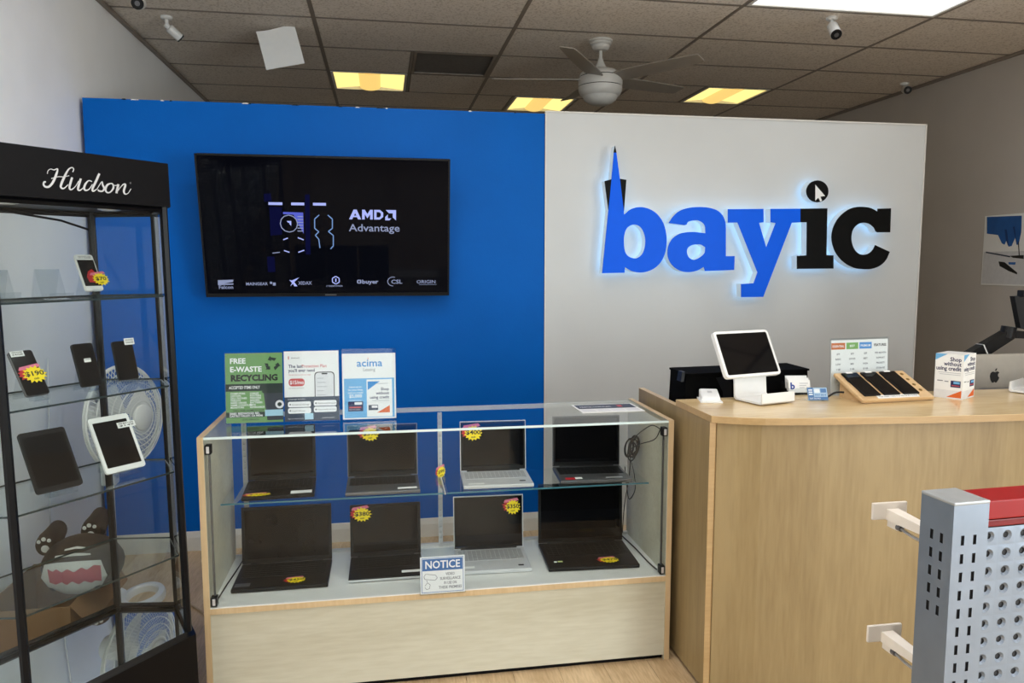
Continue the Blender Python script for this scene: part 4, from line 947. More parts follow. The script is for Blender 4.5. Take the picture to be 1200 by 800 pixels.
for k in range(3):
    a0 = R(120*k+20); bl = MB(); rows_ = []
    for j in range(6):
        r_ = .03+.15*j/5; rows_.append([FM @ Vector((r_*math.cos(a0+q), r_*math.sin(a0+q), -.02+.03*(q/.9-.5))) for q in [(-.1+.25*i)*(1 if j < 5 else .9) for i in range(5)]])
    bl.loft(rows_, cap=False, close=False).build('blade', mat('pale_fan_blade', srgb(222, 224, 226), .3), fan, True)
# cardboard box behind the tower with plush shark-mouth hood
q0 = Vector((-1.42, 3.02, 0)); hd = pY(92, 662, 3.10); BR_ = Matrix.Translation((-1.345, 3.2, 0))
bx_ = thing('cardboard_box', 'open brown cardboard box on the floor behind the glass tower', 'box', M=BR_)
bw, bd, bh_ = .16, .235, hd.z-.11
for nm, lo_, hi_ in (('bottom', (-bw, -bd, .0), (bw, bd, .005)), ('side', (-bw, -bd, .005), (bw, -bd+.005, bh_)), ('side', (-bw, bd-.005, .005), (bw, bd, bh_)), ('side', (-bw, -bd+.005, .005), (-bw+.005, bd-.005, bh_)), ('side', (bw-.005, -bd+.005, .005), (bw, bd-.005, bh_))):
    MB().box(lo_, hi_, BR_).build(nm, M_CARD, bx_)
MB().prism([BR_ @ Vector((bw, -bd, bh_)), BR_ @ Vector((bw, bd, bh_)), BR_ @ Vector((bw+.06, bd-.02, bh_-.09)), BR_ @ Vector((bw+.06, -bd+.02, bh_-.09))], (0, 0, .004)).build('flap', M_CARD, bx_)
MB().box((bw+.0005, -.05, .02), (bw+.0015, .01, bh_-.02), BR_).build('tape', mat('packing_tape', srgb(196, 178, 130), .3), bx_)
M_BROWN = mat('dark_brown_fleece', srgb(62, 48, 40), .9, 0, .25, 14, .4, 60); M_FWHITE = mat('white_fleece', srgb(226, 222, 216), .9, 0, .05, 20); M_FPINK = mat('pink_red_felt', srgb(190, 84, 96), .9, 0, .08, 20)
hood = thing('plush_hood', 'brown fleece shark-mouth hood with white muzzle lying on the box', 'plush', hd)
def blob(cx, rx, ry, rz, nu=20, nv=12, cut=None):
    m = MB(); rings = []
    for j in range(nv+1):
        ph = -math.pi/2+math.pi*j/nv; r_ = math.cos(ph)
        rings.append([Vector(cx)+Vector((rx*max(r_, .02)*math.cos(2*math.pi*k/nu), ry*max(r_, .02)*math.sin(2*math.pi*k/nu), rz*math.sin(ph))) for k in range(nu)])
    return m.loft(rings)
blob(hd+Vector((.0, .05, -.01)), .15, .13, .115).build('body', M_BROWN, hood, True)
mz = MB(); rings = []
# white muzzle cap hugging the front of the body
def onb(u, v, e): # u,v in -1..1 -> point on the front of the ellipsoid pushed out by e
    a = u*1.05; b2 = v*1.0; d = Vector((math.sin(a)*math.cos(b2), -math.cos(a)*math.cos(b2), math.sin(b2)))
    return hd+Vector((0, .05, -.01))+Vector((d.x*(.15+e), d.y*(.13+e), d.z*(.115+e)))
def patch(name, outline, m, e, n=6):
    c = (sum(p[0] for p in outline)/len(outline), sum(p[1] for p in outline)/len(outline)); pm = MB(); rr_ = []
    for j in range(n+1): rr_.append([onb(c[0]+(p[0]-c[0])*max(j/n, .01), c[1]+(p[1]-c[1])*max(j/n, .01), e) for p in outline])
    pm.loft(rr_, cap=False); return pm.build(name, m, hood, True)
patch('muzzle', [(-.75, .30), (-.35, .42), (.2, .45), (.7, .36), (.82, -.2), (.75, -.75), (.2, -.95), (-.4, -.85), (-.85, -.55), (-.95, -.2)], M_FWHITE, .006)
patch('mouth', [(-.55, .22), (-.4, .14), (-.3, .24), (-.18, .13), (-.05, .24), (.1, .13), (.25, .25), (.38, .14), (.52, .26), (.66, .2), (.68, -.32), (.58, -.2), (.45, -.3), (.32, -.17), (.18, -.28), (.05, -.15), (-.08, -.27), (-.2, -.14), (-.34, -.26), (-.5, -.2)], M_FPINK, .011)
for u, v in ((-.55, -.5), (.62, -.55)): patch('nostril', [(u+.11*math.cos(R(40*k)), v+.09*math.sin(R(40*k))) for k in range(9)], M_BROWN, .012, 3)
patch('stripe', [(-.5, .62), (.1, .72), (.5, .64), (.5, .59), (.1, .66), (-.5, .56)], M_FWHITE, .004, 3)
patch('stripe', [(-.3, .86), (.1, .95), (.4, .88), (.4, .83), (.1, .88), (-.3, .8)], M_FWHITE, .004, 3)
for k, (px, py, lab) in enumerate(((62, 632, 'brown plush paw with white pads, left of the shark hood'), (114, 616, 'brown plush paw with white pads, behind the shark hood'))):
    c = pY(px, py, 3.26); pw = thing('plush_paw', lab, 'plush', c, group='plush paws on the box')
    MB().loft([[c+Vector((rx*math.cos(2*math.pi*j/16)*.9+ox, -.07+yy, rx*math.sin(2*math.pi*j/16))) for j in range(16)] for rx, yy, ox in ((.02, -.004, 0), (.042, .0, 0), (.050, .03, 0), (.046, .10, -.01), (.04, .2, -.03), (.02, .21, -.03))]).build('body', M_BROWN, pw, True)
    for j, (dx, dz, r_) in enumerate(((-.022, .018, .008), (-.004, .028, .009), (.016, .022, .008), (0, -.012, .016))):
        MB().lathe([(.0, .0), (r_, 0), (r_*.8, .004), (.0, .005)], 12, Matrix.Translation(c+Vector((dx, -.0735, dz))) @ Matrix.Rotation(R(90), 4, 'X')).build('pad', M_FWHITE, pw, True)
cord('floor_cable', 'thin beige cable snaking over the floor toward the display case', [(-.97, 3.62, .006), (-.86, 3.50, .006), (-.76, 3.34, .006), (-.72, 3.16, .006), (-.70, 2.98, .006), (-.67, 2.85, .006), (-.665, 2.76, .006)], .005, mat('beige_cable', srgb(186, 160, 128), .5))
cord('wall_cable', 'thin white cable hanging down the left wall behind the tower', [(-1.515, 3.72, 1.15), (-1.515, 3.70, .95), (-1.512, 3.67, .75), (-1.508, 3.63, .5), (-1.50, 3.6, .3)], .003, M_LSILV)

# ------------------------------------------------------------------ service counter
KZ = 1.045
arc = []
def front_arc(x): # bowed front edge
    u = (x-1.14)/(3.45-1.14); return 2.462-.185*math.sin(math.pi*min(1, max(0, u))**.95)*(1) 
counter = thing('service_counter', 'light wood service counter with a bowed front and maple top', 'counter', (1.14, 2.46, 0))
N_ = 28; xs_ = [1.14+(3.45-1.14)*k/N_ for k in range(N_+1)]
# fit of the visible part of the front edge
import bisect
fx_ = [(1.14, 2.462), (1.19, 2.428), (1.31, 2.385), (1.50, 2.358), (1.75, 2.335), (2.0, 2.315), (2.26, 2.303), (2.6, 2.31), (3.0, 2.36), (3.45, 2.47)]
def fedge(x):
    for (a, ya), (b2, yb) in zip(fx_[:-1], fx_[1:]):
        if a <= x <= b2: t_ = (x-a)/(b2-a); return ya+(yb-ya)*t_
    return fx_[-1][1]
bk = [(3.45, 2.77), (2.9, 2.79), (2.29, 2.80), (1.66, 2.81), (1.14, 2.79)]
top_o = [(x, fedge(x)) for x in xs_]+bk
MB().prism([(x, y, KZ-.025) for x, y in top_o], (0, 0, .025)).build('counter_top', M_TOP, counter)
be = MB()
for k in range(N_): be.quad((xs_[k], fedge(xs_[k])-.0008, KZ-.0245), (xs_[k+1], fedge(xs_[k+1])-.0008, KZ-.0245), (xs_[k+1], fedge(xs_[k+1])-.0008, KZ-.0015), (xs_[k], fedge(xs_[k])-.0008, KZ-.0015))
be.quad((1.1392, 2.79, KZ-.0245), (1.1392, 2.462, KZ-.0245), (1.1392, 2.462, KZ-.0015), (1.1392, 2.79, KZ-.0015))
be.build('top_edge_band', M_COUNTE, counter)
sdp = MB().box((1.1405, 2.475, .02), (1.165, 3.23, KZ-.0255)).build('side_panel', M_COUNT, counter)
MB().box((1.1405, 2.4735, .02), (1.165, 2.475, KZ-.0255)).build('edge_band', M_COUNTE, sdp)
MB().box((1.1405, 2.79, KZ-.0255), (1.165, 3.23, KZ-.0242)).build('edge_band', M_WOODV, sdp)
inner = [(x, fedge(x)+.022) for x in xs_ if x > 1.166]; inner = [(1.166, fedge(1.166)+.024)]+inner
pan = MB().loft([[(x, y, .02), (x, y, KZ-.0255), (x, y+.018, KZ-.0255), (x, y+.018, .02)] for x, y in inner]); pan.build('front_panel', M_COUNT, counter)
MB().loft([[(x, y+.03, 0), (x, y+.03, .02), (x, y+.04, .02), (x, y+.04, 0)] for x, y in inner]).build('plinth', M_BLACK, counter)
MB().box((3.42, 2.5, .02), (3.445, 3.4, KZ-.0255)).build('side_panel', M_COUNT, counter)
desk = thing('work_desk', 'lower staff desk hidden behind the service counter', 'desk', (1.19, 2.83, 0))
MB().box((1.175, 2.82, .715), (3.41, 3.42, .74)).build('desk_top', M_TOP, desk)
for x in (1.2, 3.36): MB().box((x, 2.84, 0), (x+.03, 3.40, .715)).build('leg_panel', M_COUNT, desk)

# ---- things on the counter
kb_ = thing('black_tray', 'long black open tray behind the tablet register', 'tray', pZ(860, 462, KZ))
x0, x1 = pY(797, 460, 2.93).x, pY(941, 450, 2.93).x; zt = pY(850, 434, 2.93).z
tr_ = MB()
tr_.loft([[(x0-.012, 2.86, .745), (x1, 2.86, .745), (x1, 3.05, .745), (x0-.012, 3.05, .745)], [(x0+.012, 2.90, zt-.008), (x1, 2.90, zt), (x1, 3.07, zt+.002), (x0+.012, 3.07, zt-.006)]])
M_MATB = mat('matte_black_plastic', (.004, .004, .004), .8, 0, .1, 40, spec=.03)
tr_.build('body', M_MATB, kb_)
MB().loft([[(x0+.008, 2.892, zt-.012), (x1+.004, 2.892, zt-.004), (x1+.004, 3.075, zt-.002), (x0+.008, 3.075, zt-.010)], [(x0+.008, 2.892, zt-.004), (x1+.004, 2.892, zt+.004), (x1+.004, 3.075, zt+.006), (x0+.008, 3.075, zt-.002)]]).build('rim', M_MATB, kb_)
MB().loft([[(x0+.03, 2.893, .80), (x0+.034, 2.886, .80), (x0+.05, 2.905, zt-.03), (x0+.046, 2.912, zt-.03)], [(x0+.20, 2.86, .80), (x0+.204, 2.855, .80), (x0+.21, 2.893, zt-.02), (x0+.206, 2.9, zt-.02)]]).build('front_rib', M_BPLAS, kb_)
MB().loft([[(x0-.016, 2.885, 1.10), (x0-.004, 2.885, 1.10), (x0-.004, 2.93, 1.10), (x0-.016, 2.93, 1.10)], [(x0-.010, 2.89, 1.14), (x0+.004, 2.89, 1.14), (x0+.004, 2.93, 1.14), (x0-.010, 2.93, 1.14)]]).build('handle', M_BPLAS, kb_)

def register(label, foot_xy, rot, quad=None, sw=.245, sh=.185, tilt=24, dark=True):
    """white tablet register: bent foot, upright and tilted framed screen"""
    M = Matrix.Translation((foot_xy[0], foot_xy[1], KZ)) @ Matrix.Rotation(rot, 4, 'Z')
    t = thing('tablet_register', label, 'register', M=M)
    wf_ = .165
    MB().lathe([(.0, 0), (.045, 0), (.045, .004), (.0, .004)], 24, M).build('swivel', M_DSILV, t)
    # folded sheet: front lip, tray, back upright
    prof = [(-.082, .046), (-.086, .046), (-.088, .010), (-.080, .004), (.055, .004), (.066, .012), (.075, .125), (.069, .125), (.060, .020), (.050, .011), (-.074, .011), (-.080, .016)]
    pts = [M @ Vector((-wf_/2, y, z)) for y, z in prof]
    MB().prism(pts, M.to_3x3() @ Vector((wf_, 0, 0))).build('stand', M_WHITE, t)
    SM = M @ Matrix.Translation((-.005, .035, .095)) @ Matrix.Rotation(-R(tilt), 4, 'X')
    def rr(x0, z0, x1, z1, r, y):
        out = []
        for cx, cz, q in ((x1-r, z1-r, 0), (x0+r, z1-r, 1), (x0+r, z0+r, 2), (x1-r, z0+r, 3)):
            for k in range(5): a = (q+k/4)*math.pi/2; out.append(SM @ Vector((cx+r*math.cos(a), y, cz+r*math.sin(a))))
        return out
    ring = [rr(-sw/2, 0, sw/2, sh, .016, .018), rr(-sw/2, 0, sw/2, sh, .016, .002), rr(-sw/2+.002, .002, sw/2-.002, sh-.002, .015, 0), rr(-sw/2+.011, .011, sw/2-.011, sh-.011, .006, 0), rr(-sw/2+.011, .011, sw/2-.011, sh-.011, .006, .003)]
    mb_ = MB().loft(ring, cap=False); mb_.poly(ring[0]); mb_.build('screen_frame', M_WHITE, t, True)
    MB().poly(rr(-sw/2+.0105, .0105, sw/2-.0105, sh-.0105, .006, .0022)[::-1]).build('screen', M_SCREEN, t)
    return t
register('white tablet register with tilted black screen standing on the counter', (pZ(882, 466, KZ).x, 2.70), R(16), sw=.285, sh=.195, tilt=27)
# card reader dock
c = pZ(832, 469, KZ); M = Matrix.Translation((c.x, c.y, KZ)) @ Matrix.Rotation(R(-16), 4, 'Z')
t = thing('card_reader', 'small white card reader wedge lying at the counter corner', 'card reader', M=M)
MB().bbox((-.045, -.062, 0), (.04, .045, .006), .002, M).build('dock', M_WHITE, t)
b_ = MB(); b_.loft([[M @ Vector(p) for p in ((-.037, -.035, .006), (.034, -.035, .006), (.034, .045, .006), (-.037, .045, .006))], [M @ Vector(p) for p in ((-.037, -.035, .015), (.034, -.035, .015), (.034, .045, .036), (-.037, .045, .036))], [M @ Vector(p) for p in ((-.032, -.030, .019), (.029, -.030, .019), (.029, .040, .040), (-.032, .040, .040))]]); b_.build('reader', M_WHITE, t)
MB().poly([M @ Vector(p) for p in ((-.010, .0, .0302), (.008, .0, .0302), (.008, .018, .0354), (-.010, .018, .0354))]).build('top_mark', M_LSILV, t)
# business cards in a holder
c = pZ(945, 465, KZ); M = Matrix.Translation((c.x, c.y+.06, KZ)) @ Matrix.Rotation(R(-8), 4, 'Z')
t = thing('card_holder', 'clear holder with white business cards printed with a blue b', 'card holder', M=M)
MB().box((-.052, -.02, 0), (.052, .055, .003), M).box((-.052, -.022, 0), (.052, -.02, .03), M).box((-.052, .05, .0), (.052, .052, .05), M).build('holder', M_ACRYL, t)
for k, (dy, dz) in enumerate(((-.012, .02), (.008, .032), (.03, .044))):
    CM = M @ Matrix.Translation((.002*k, dy, dz*.5)) @ Matrix.Rotation(R(-12), 4, 'X')
    cc = MB().box((-.045, 0, 0), (.045, .006, .052), CM).build('business_cards', M_PAPER, t)
    m3 = CM.to_3x3(); P = Print(cc, CM @ Vector((-.045, -.0005, 0)), m3 @ Vector((.09, 0, 0)), m3 @ Vector((0, 0, .052)), .0003)
    if k == 0: P.text('lettering', mat('deep_blue_ink', srgb(40, 70, 150), .6), 'b', .08, .28, .72, 1, .04)
    for j in range(3): P.rect('lettering', M_LINK, .5, .70-j*.17, .9-.08*j, .76-j*.17, 1)
    P.done()
c = pZ(959, 470, KZ); t, P = sign_holder('card_sign', 'small blue tap to pay card sign in front of the business cards', c.x, c.y, .082, .054, R(-8), 24, KZ, .03, mat('pale_blue_card', srgb(176, 200, 224), .5))
P.rect('banner', mat('card_blue', srgb(78, 124, 178), .6), 0, .0, 1, .25, 1).rect('banner', MATS['card_blue'], 0, .25, .3, 1, 1).rect('panel', M_WINK, .34, .58, .62, .9, 1).rect('panel', MATS['card_blue'], .66, .6, .95, .92, 1).text('lettering', M_WINK, 'TAP TO PAY', .06, .07, .16, 2, .02)
for j in range(3): P.rect('panel', M_WINK, .05, .4+j*.18, .25, .5+j*.18, 2)
P.text('lettering', MATS['card_blue'], 'PAY IN 4', .36, .34, .2, 2, .03, width=.55); P.done()
# plan table in a clear stand
c0_, c1_ = pZ(976, 469, KZ), pZ(1051, 466, KZ); wd_ = .285
t, P = sign_holder('sign_holder', 'clear stand with a plan comparison table in orange, green and blue', (c0_.x+c1_.x)/2+.045, 2.775, wd_, .232, R(7), 3, KZ, .018, M_PAPER, ph=.222)
for x0, x1, m_, tx in ((.0, .24, M_PORG, 'ESSENTIAL'), (.26, .47, M_PGREEN, 'BEST'), (.49, .71, M_PBLUE, 'PREMIUM')):
    P.rect('banner', m_, x0, .83, x1, .95, 1).text('lettering', M_WINK, tx, (x0+x1)/2, .87, .055, 2, .02, 'CENTER')
P.text('lettering', M_INK, 'FEATURES', .86, .87, .065, 1, .03, 'CENTER', width=.22)
rowsT = [('$19', '$29', '$39', 'PER MONTH'), ('BASIC', 'GOOD', 'BEST', 'SUPPORT'), ('LOW', 'MID', 'HIGH', 'PRIORITY'), ('1 GB', '5 GB', '10 GB', 'STORAGE'), ('NO', 'YES', 'YES', 'WARRANTY'), ('NO', 'NO', 'YES', 'PICKUP'), ('1', '3', '5', 'DEVICES')]
for j, rw in enumerate(rowsT):
    for k, tx in enumerate(rw): P.text('lettering', M_GINK, tx, (.12, .365, .60, .87)[k], .73-j*.095, .045, 1, .03, 'CENTER')
P.done()
# wooden phone stand with three phones
cst = pZ(1010, 473.5, KZ); cse = pZ(1094, 469, KZ); uu = (cse-cst); sw_ = uu.length; ang_ = math.atan2(uu.y, uu.x)
M = Matrix.Translation((cst.x, cst.y, KZ)) @ Matrix.Rotation(ang_, 4, 'Z')
t = thing('phone_stand', 'sloping wooden display stand holding three black phones', 'stand', M=M)
M_BAM = wood('bamboo', srgb(222, 188, 142), srgb(204, 168, 122), 'x', .4, 10)
ht_, dp_ = .095, .165
MB().prism([M @ Vector(p) for p in ((0.02, .01, 0), (.02, dp_-.01, 0), (.02, dp_-.01, ht_-.022), (.02, .01, .004))], M.to_3x3() @ Vector((sw_-.04, 0, 0))).build('body', M_BAM, t)
sl = math.atan2(ht_-.018, dp_); SM = M @ Matrix.Translation((0, -.004, .012)) @ Matrix.Rotation(sl, 4, 'X')
slen = math.hypot(ht_-.018, dp_)+.01
MB().bbox((0, 0, -.010), (sw_, slen, .004), .004, SM).build('top_board', M_BAM, t)
for k in range(4):
    MB().lathe([(.0, .0045), (.007, .0045), (.007, .006), (.0, .0062)], 12, SM @ Matrix.Translation((sw_-.028, .05+k*.038, 0))).build('knob', mat('brass_knob', srgb(150, 118, 60), .4, .5), t, True)
MB().box((.075, .006, .0042), (.265, .026, .0062), SM).build('caption_strip', M_PAPER, t)
P = Print(t, SM @ Vector((.075, .006, .0064)), SM.to_3x3() @ Vector((.19, 0, 0)), SM.to_3x3() @ Vector((0, .02, 0)), .0002); P.text('lettering', M_GINK, 'Your repair, ready in as little as 30 minutes', .03, .3, .55, 1, .01, width=.94); P.done()
for k, lab in enumerate(('leftmost', 'middle', 'rightmost')):
    PM = SM @ Matrix.Translation((.022+k*.090, .022, .0045))
    ph = thing('phone', 'black phone on the wooden counter stand, %s of three' % lab, 'phone', M=PM, group='phones on the wooden stand')
    MB().bbox((0, 0, 0), (.074, .158, .008), .004, PM).build('body', M_BPLAS, ph)
    MB().quad(*[PM @ Vector(p) for p in ((.003, .003, .0083), (.071, .003, .0083), (.071, .155, .0083), (.003, .155, .0083))]).build('screen', M_SCREEN, ph)
    MB().box((-.003, .10, .002), (.0, .12, .006), PM).build('side_button', M_BPLAS, ph)
    MB().box((.02, .150, .0086), (.05, .160, .0092), PM).build('tag', M_PAPER, ph)
cord('stand_cord', 'short black cord leaving the left side of the wooden phone stand', [M @ Vector((-.002, .10, .03)), M @ Vector((-.03, .115, .028)), M @ Vector((-.065, .11, .015)), M @ Vector((-.10, .10, .005))], .004)
# three-sided card box
tp = [pZ(1094, 464.5, KZ), pZ(1127, 468.5, KZ), pZ(1141, 464.5, KZ)]
t = thing('tent_card', 'white three-sided shop without using credit card standing on the counter', 'sign', tp[1])
back_ = tp[1]+Vector((.07, .12, 0)); hh = .178
A_, B_, C_ = tp[0], tp[1], tp[2]; D_ = A_+(C_-B_)*1.0
MB().prism([A_, B_, C_, D_], (0, 0, hh)).build('body', M_PAPER, t)
def creditface(O, U, V):
    P = Print(t, O, U, V, .0004)
    P.poly('blue_corner', M_LBL, [(0, 1), (.42, 1), (0, .85)], 1).poly('orange_corner', M_ORG, [(.45, .03), (.97, .20), (.97, .03)], 1)
    for k, tx in enumerate(('Shop', 'without', 'using credit')): P.text('lettering', M_NAVY, tx, .92, .845-k*.105, .125, 1, .025, 'RIGHT', width=(.40, .62, .88)[k])
    for k in range(2): P.rect('small_print', M_LINK, .12+k*.05, .575-k*.04, .92, .587-k*.04, 1)
    P.rect('badge', M_NAVY, .58, .26, .93, .41, 1).rect('badge', M_LBL, .68, .34, .9, .39, 2).rect('badge', M_REDP, .62, .29, .9, .31, 2).rect('small_print', M_GINK, .1, .38, .3, .4, 1).rect('small_print', M_GINK, .36, .37, .5, .39, 1).rect('fold_line', M_OFFW, 0, .0, 1, .19, .5); P.done()
creditface(A_, B_-A_, Vector((0, 0, hh))); creditface(B_, C_-B_, Vector((0, 0, hh)))
# all-in-one computer seen from behind on the staff desk
iy = 3.08; ix0, ix1 = pY(1098, 440, iy).x, pY(1238, 440, iy).x; iz1 = pY(1160, 415, iy).z
t = thing('desktop_computer', 'silver all-in-one computer with a black apple emblem seen from behind', 'computer', ((ix0+ix1)/2, iy, .74))
M_IMAC = mat('satin_aluminium_shell', srgb(192, 187, 178), .38, .35, .03, 30)
MB().bbox((ix0, iy, iz1-.40), (ix1, iy+.02, iz1), .006).build('housing', M_IMAC, t)
xm = (ix0+ix1)/2
MB().prism([(xm-.09, iy, .742), (xm-.09, iy-.10, .742), (xm-.09, iy-.10, .75), (xm-.09, iy-.02, .76), (xm-.09, iy-.001, 1.0), (xm-.09, iy, 1.0)], (.18, 0, 0)).build('foot', M_SILV, t)
lc = pY(1165.5, 441, iy); ls = .030
ap = [(0,-.85),(.25,-1),(.45,-.9),(.7,-.55),(.85,-.2),(.6,.05),(.58,.35),(.8,.62),(.55,.8),(.25,.78),(0,.68),(-.25,.78),(-.55,.76),(-.8,.5),(-.88,.1),(-.75,-.45),(-.5,-.88),(-.25,-1)]
MB().poly([(lc.x+x*ls, iy-.0006, lc.z+z*ls) for x, z in ap]).build('apple_emblem', M_INK, t)
MB().poly([(lc.x+x*ls, iy-.0006, lc.z+z*ls) for x, z in ((.0, .85), (.30, .98), (.36, 1.35), (.08, 1.2))]).build('emblem_leaf', M_INK, t)
# monitor on a black arm
t = thing('desk_monitor', 'black monitor on a gas-spring arm rising behind the silver computer', 'monitor', (pY(1130, 430, 3.22).x, 3.22, .74))
a0, a1, a2 = pY(1128, 424, 3.22), pY(1182, 391, 3.22), pY(1212, 393, 3.22)
def bar(p, q, wz, wy): 
    d = (q-p).normalized(); n = Vector((0, 1, 0)); v = d.cross(n).normalized()
    return MB().loft([[p+v*wz*s1+n*wy*s2 for s1, s2 in ((-1, -1), (1, -1), (1, 1), (-1, 1))], [q+v*wz*s1*.8+n*wy*s2 for s1, s2 in ((-1, -1), (1, -1), (1, 1), (-1, 1))]])
bar(a0, a1, .034, .022).build('upper_arm', M_BPLAS, t)
MB().tube([a1+Vector((-.01, 0, -.02)), a1+Vector((.0, 0, .035))], .034, 14).build('elbow', M_BPLAS, t, True)
bar(a1, a2, .020, .016).build('tilt_head', M_BPLAS, t)
MB().tube([Vector((a0.x, 3.22, .742)), Vector((a0.x, 3.22, a0.z-.02))], .02, 12).build('pole', M_BPLAS, t, True)
MB().bbox((a0.x-.05, 3.17, .74), (a0.x+.05, 3.27, .76), .004).build('clamp', M_BPLAS, t)
mid = a0+(a1-a0)*.42; dn = (a1-a0).normalized()
bar(mid, mid+dn*.006, .037, .0235).build('white_band', M_PAPER, t)
MB().tube([mid+Vector((.02, -.02, -.03)), mid+Vector((.07, -.03, -.05)), mid+Vector((.12, -.03, -.035)), mid+Vector((.15, -.03, -.05))], .005, 6).build('cable', M_BPLAS, t, True)
MB().tube([mid+Vector((.03, -.02, -.04)), mid+Vector((.07, -.03, -.06)), mid+Vector((.10, -.03, -.062))], .005, 6).build('cable', M_BPLAS, t, True)
m0, m1 = pY(1189, 347, 3.20), pY(1196, 384, 3.20)
MB().prism([m0, pY(1262, 345, 3.12), pY(1262, 400, 3.12), m1], (0, .03, 0)).build('housing', M_BPLAS, t)
MB().prism([m0+Vector((.02, -.004, -.01)), pY(1258, 350, 3.118), pY(1258, 395, 3.118), m1+Vector((.02, -.004, .01))], (0, .004, 0)).build('screen', M_SCREEN, t)
MB().bbox((m0.x+.02, 3.17, m0.z-.005), (m0.x+.12, 3.21, m0.z+.03), .005).build('webcam', M_BPLAS, t)
register('white tablet register seen from its side at the right picture edge', (pZ(1222, 461, KZ).x, 2.68), R(-150), sw=.245, sh=.185, tilt=30)

# ------------------------------------------------------------------ slotted rack in the right foreground
GM = Matrix.Translation((.769, .886, 0)) @ Matrix.Rotation(R(3), 4, 'Z')
rack = thing('slotted_rack', 'grey steel rack with slotted post, perforated panel and red cap', 'rack', M=GM)
GZ = 1.25; PWd, PDp = .058, .060
def perf(mb_, O, U, V, xb, yb, holes):
    """flat sheet with rectangular openings"""
    for i in range(len(xb)-1):
        for j in range(len(yb)-1):
            if (i, j) in holes: continue
            mb_.quad(*[GM @ (O+U*x+V*y) for x, y in ((xb[i], yb[j]), (xb[i+1], yb[j]), (xb[i+1], yb[j+1]), (xb[i], yb[j+1]))])
post = MB(); pitch = .0265
def slotted_face(O, U, wdt, z_from, nmax, xoff=(.014, .034)):
    xb = [0, xoff[0], xoff[0]+.0055, xoff[1], xoff[1]+.0055, wdt]; yb = [0.0]; holes = set()
    zs = []
    z = z_from
    n = 0
    while z > .05 and n < nmax: zs.append((z-.014, z)); z -= pitch; n += 1
    for a, b2 in sorted(zs): yb += [a, b2]
    yb.append(GZ-.004)
    for j in range(len(zs)): holes.add((1, 2*j+1)); holes.add((3, 2*j+1))
    perf(post, O, U, Vector((0, 0, 1)), xb, yb, holes)
slotted_face(Vector((0, 0, 0)), Vector((1, 0, 0)), PWd, GZ-.048, 40)
slotted_face(Vector((0, PDp, 0)), Vector((0, -1, 0)), PDp, GZ-.050, 5, (.020, .038))
post.quad(*[GM @ Vector(p) for p in ((PWd, 0, 0), (PWd, PDp, 0), (PWd, PDp, GZ-.004), (PWd, 0, GZ-.004))])
post.quad(*[GM @ Vector(p) for p in ((PWd, PDp, 0), (0, PDp, 0), (0, PDp, GZ-.004), (PWd, PDp, GZ-.004))])
po = post.build('post', M_STEEL, rack)
MB().bbox((-.0008, -.0008, GZ-.005), (PWd+.0008, PDp+.0008, GZ), .002, GM).build('post_cap', mat('pale_grey_cap', srgb(165, 168, 170), .4, .3), po)
MB().box((.003, .003, .002), (PWd-.003, PDp-.003, GZ-.006), GM).build('post_shade_fill', mat('dark_post_inside', (.015, .015, .017), .7), po)  # near-black box painting the shade inside the hollow post
MB().bbox((PWd+.003, .006, GZ-.031), (.75, PDp, GZ-.004), .002, GM).build('red_cap', mat('red_painted_steel', srgb(146, 14, 18), .4, 0, .04, spec=.25), rack)
MB().bbox((PWd+.002, .009, GZ-.043), (.75, PDp-.003, GZ-.033), .0015, GM).build('red_lip', mat('dark_red_painted_steel', srgb(116, 12, 18), .35, 0, .04, spec=.25), rack)
for x in (.165, .45):
    MB().lathe([(.0, .008), (.003, .008), (.0035, .003), (.007, .002), (.007, 0), (.0, 0)], 12, GM @ Matrix.Translation((x, .035, GZ-.004))).build('screw', M_SILV, rack, True)
# perforated panel: each cell a square with a dimpled round hole
pn = MB(); pc_ = .0262; pcx = .030; hr = .0046; PY_ = .016; x0_ = PWd+.002; zt_ = GZ-.043
ncol = 22; nrow = 44
for i in range(ncol):
    for j in range(nrow):
        cx = x0_+.003+pcx*(i+.5); cz = zt_-.004-pc_*(j+.5)
        if i >= 9 and j >= 22 and False: continue
        sq = []; r1 = []; r2 = []
        for k in range(12):
            a = 2*math.pi*(k+.5)/12; c_, s_ = math.cos(a), math.sin(a); m_ = max(abs(c_), abs(s_))
            sq.append(GM @ Vector((cx+c_/m_*pcx/2, PY_, cz+s_/m_*pc_/2))); r1.append(GM @ Vector((cx+c_*hr*1.75, PY_-.0002, cz+s_*hr*1.75))); r2.append(GM @ Vector((cx+c_*hr, PY_+.0025, cz+s_*hr)))
        pn.loft([sq[::-1], r1[::-1], r2[::-1]], cap=False)
pno = pn.build('perforated_panel', M_STEEL, rack)
MB().box((x0_, PY_+.004, .02), (.75, PY_+.006, zt_), GM).build('panel_backing', mat('dark_panel_inside', (.02, .02, .022), .7), rack)
MB().box((PWd, .012, .02), (x0_+.004, .018, zt_), GM).build('panel_lip', M_STEEL, rack)
MB().box((-.02, -.12, 0), (.77, .18, .02), GM).build('foot_plate', M_STEEL, rack)
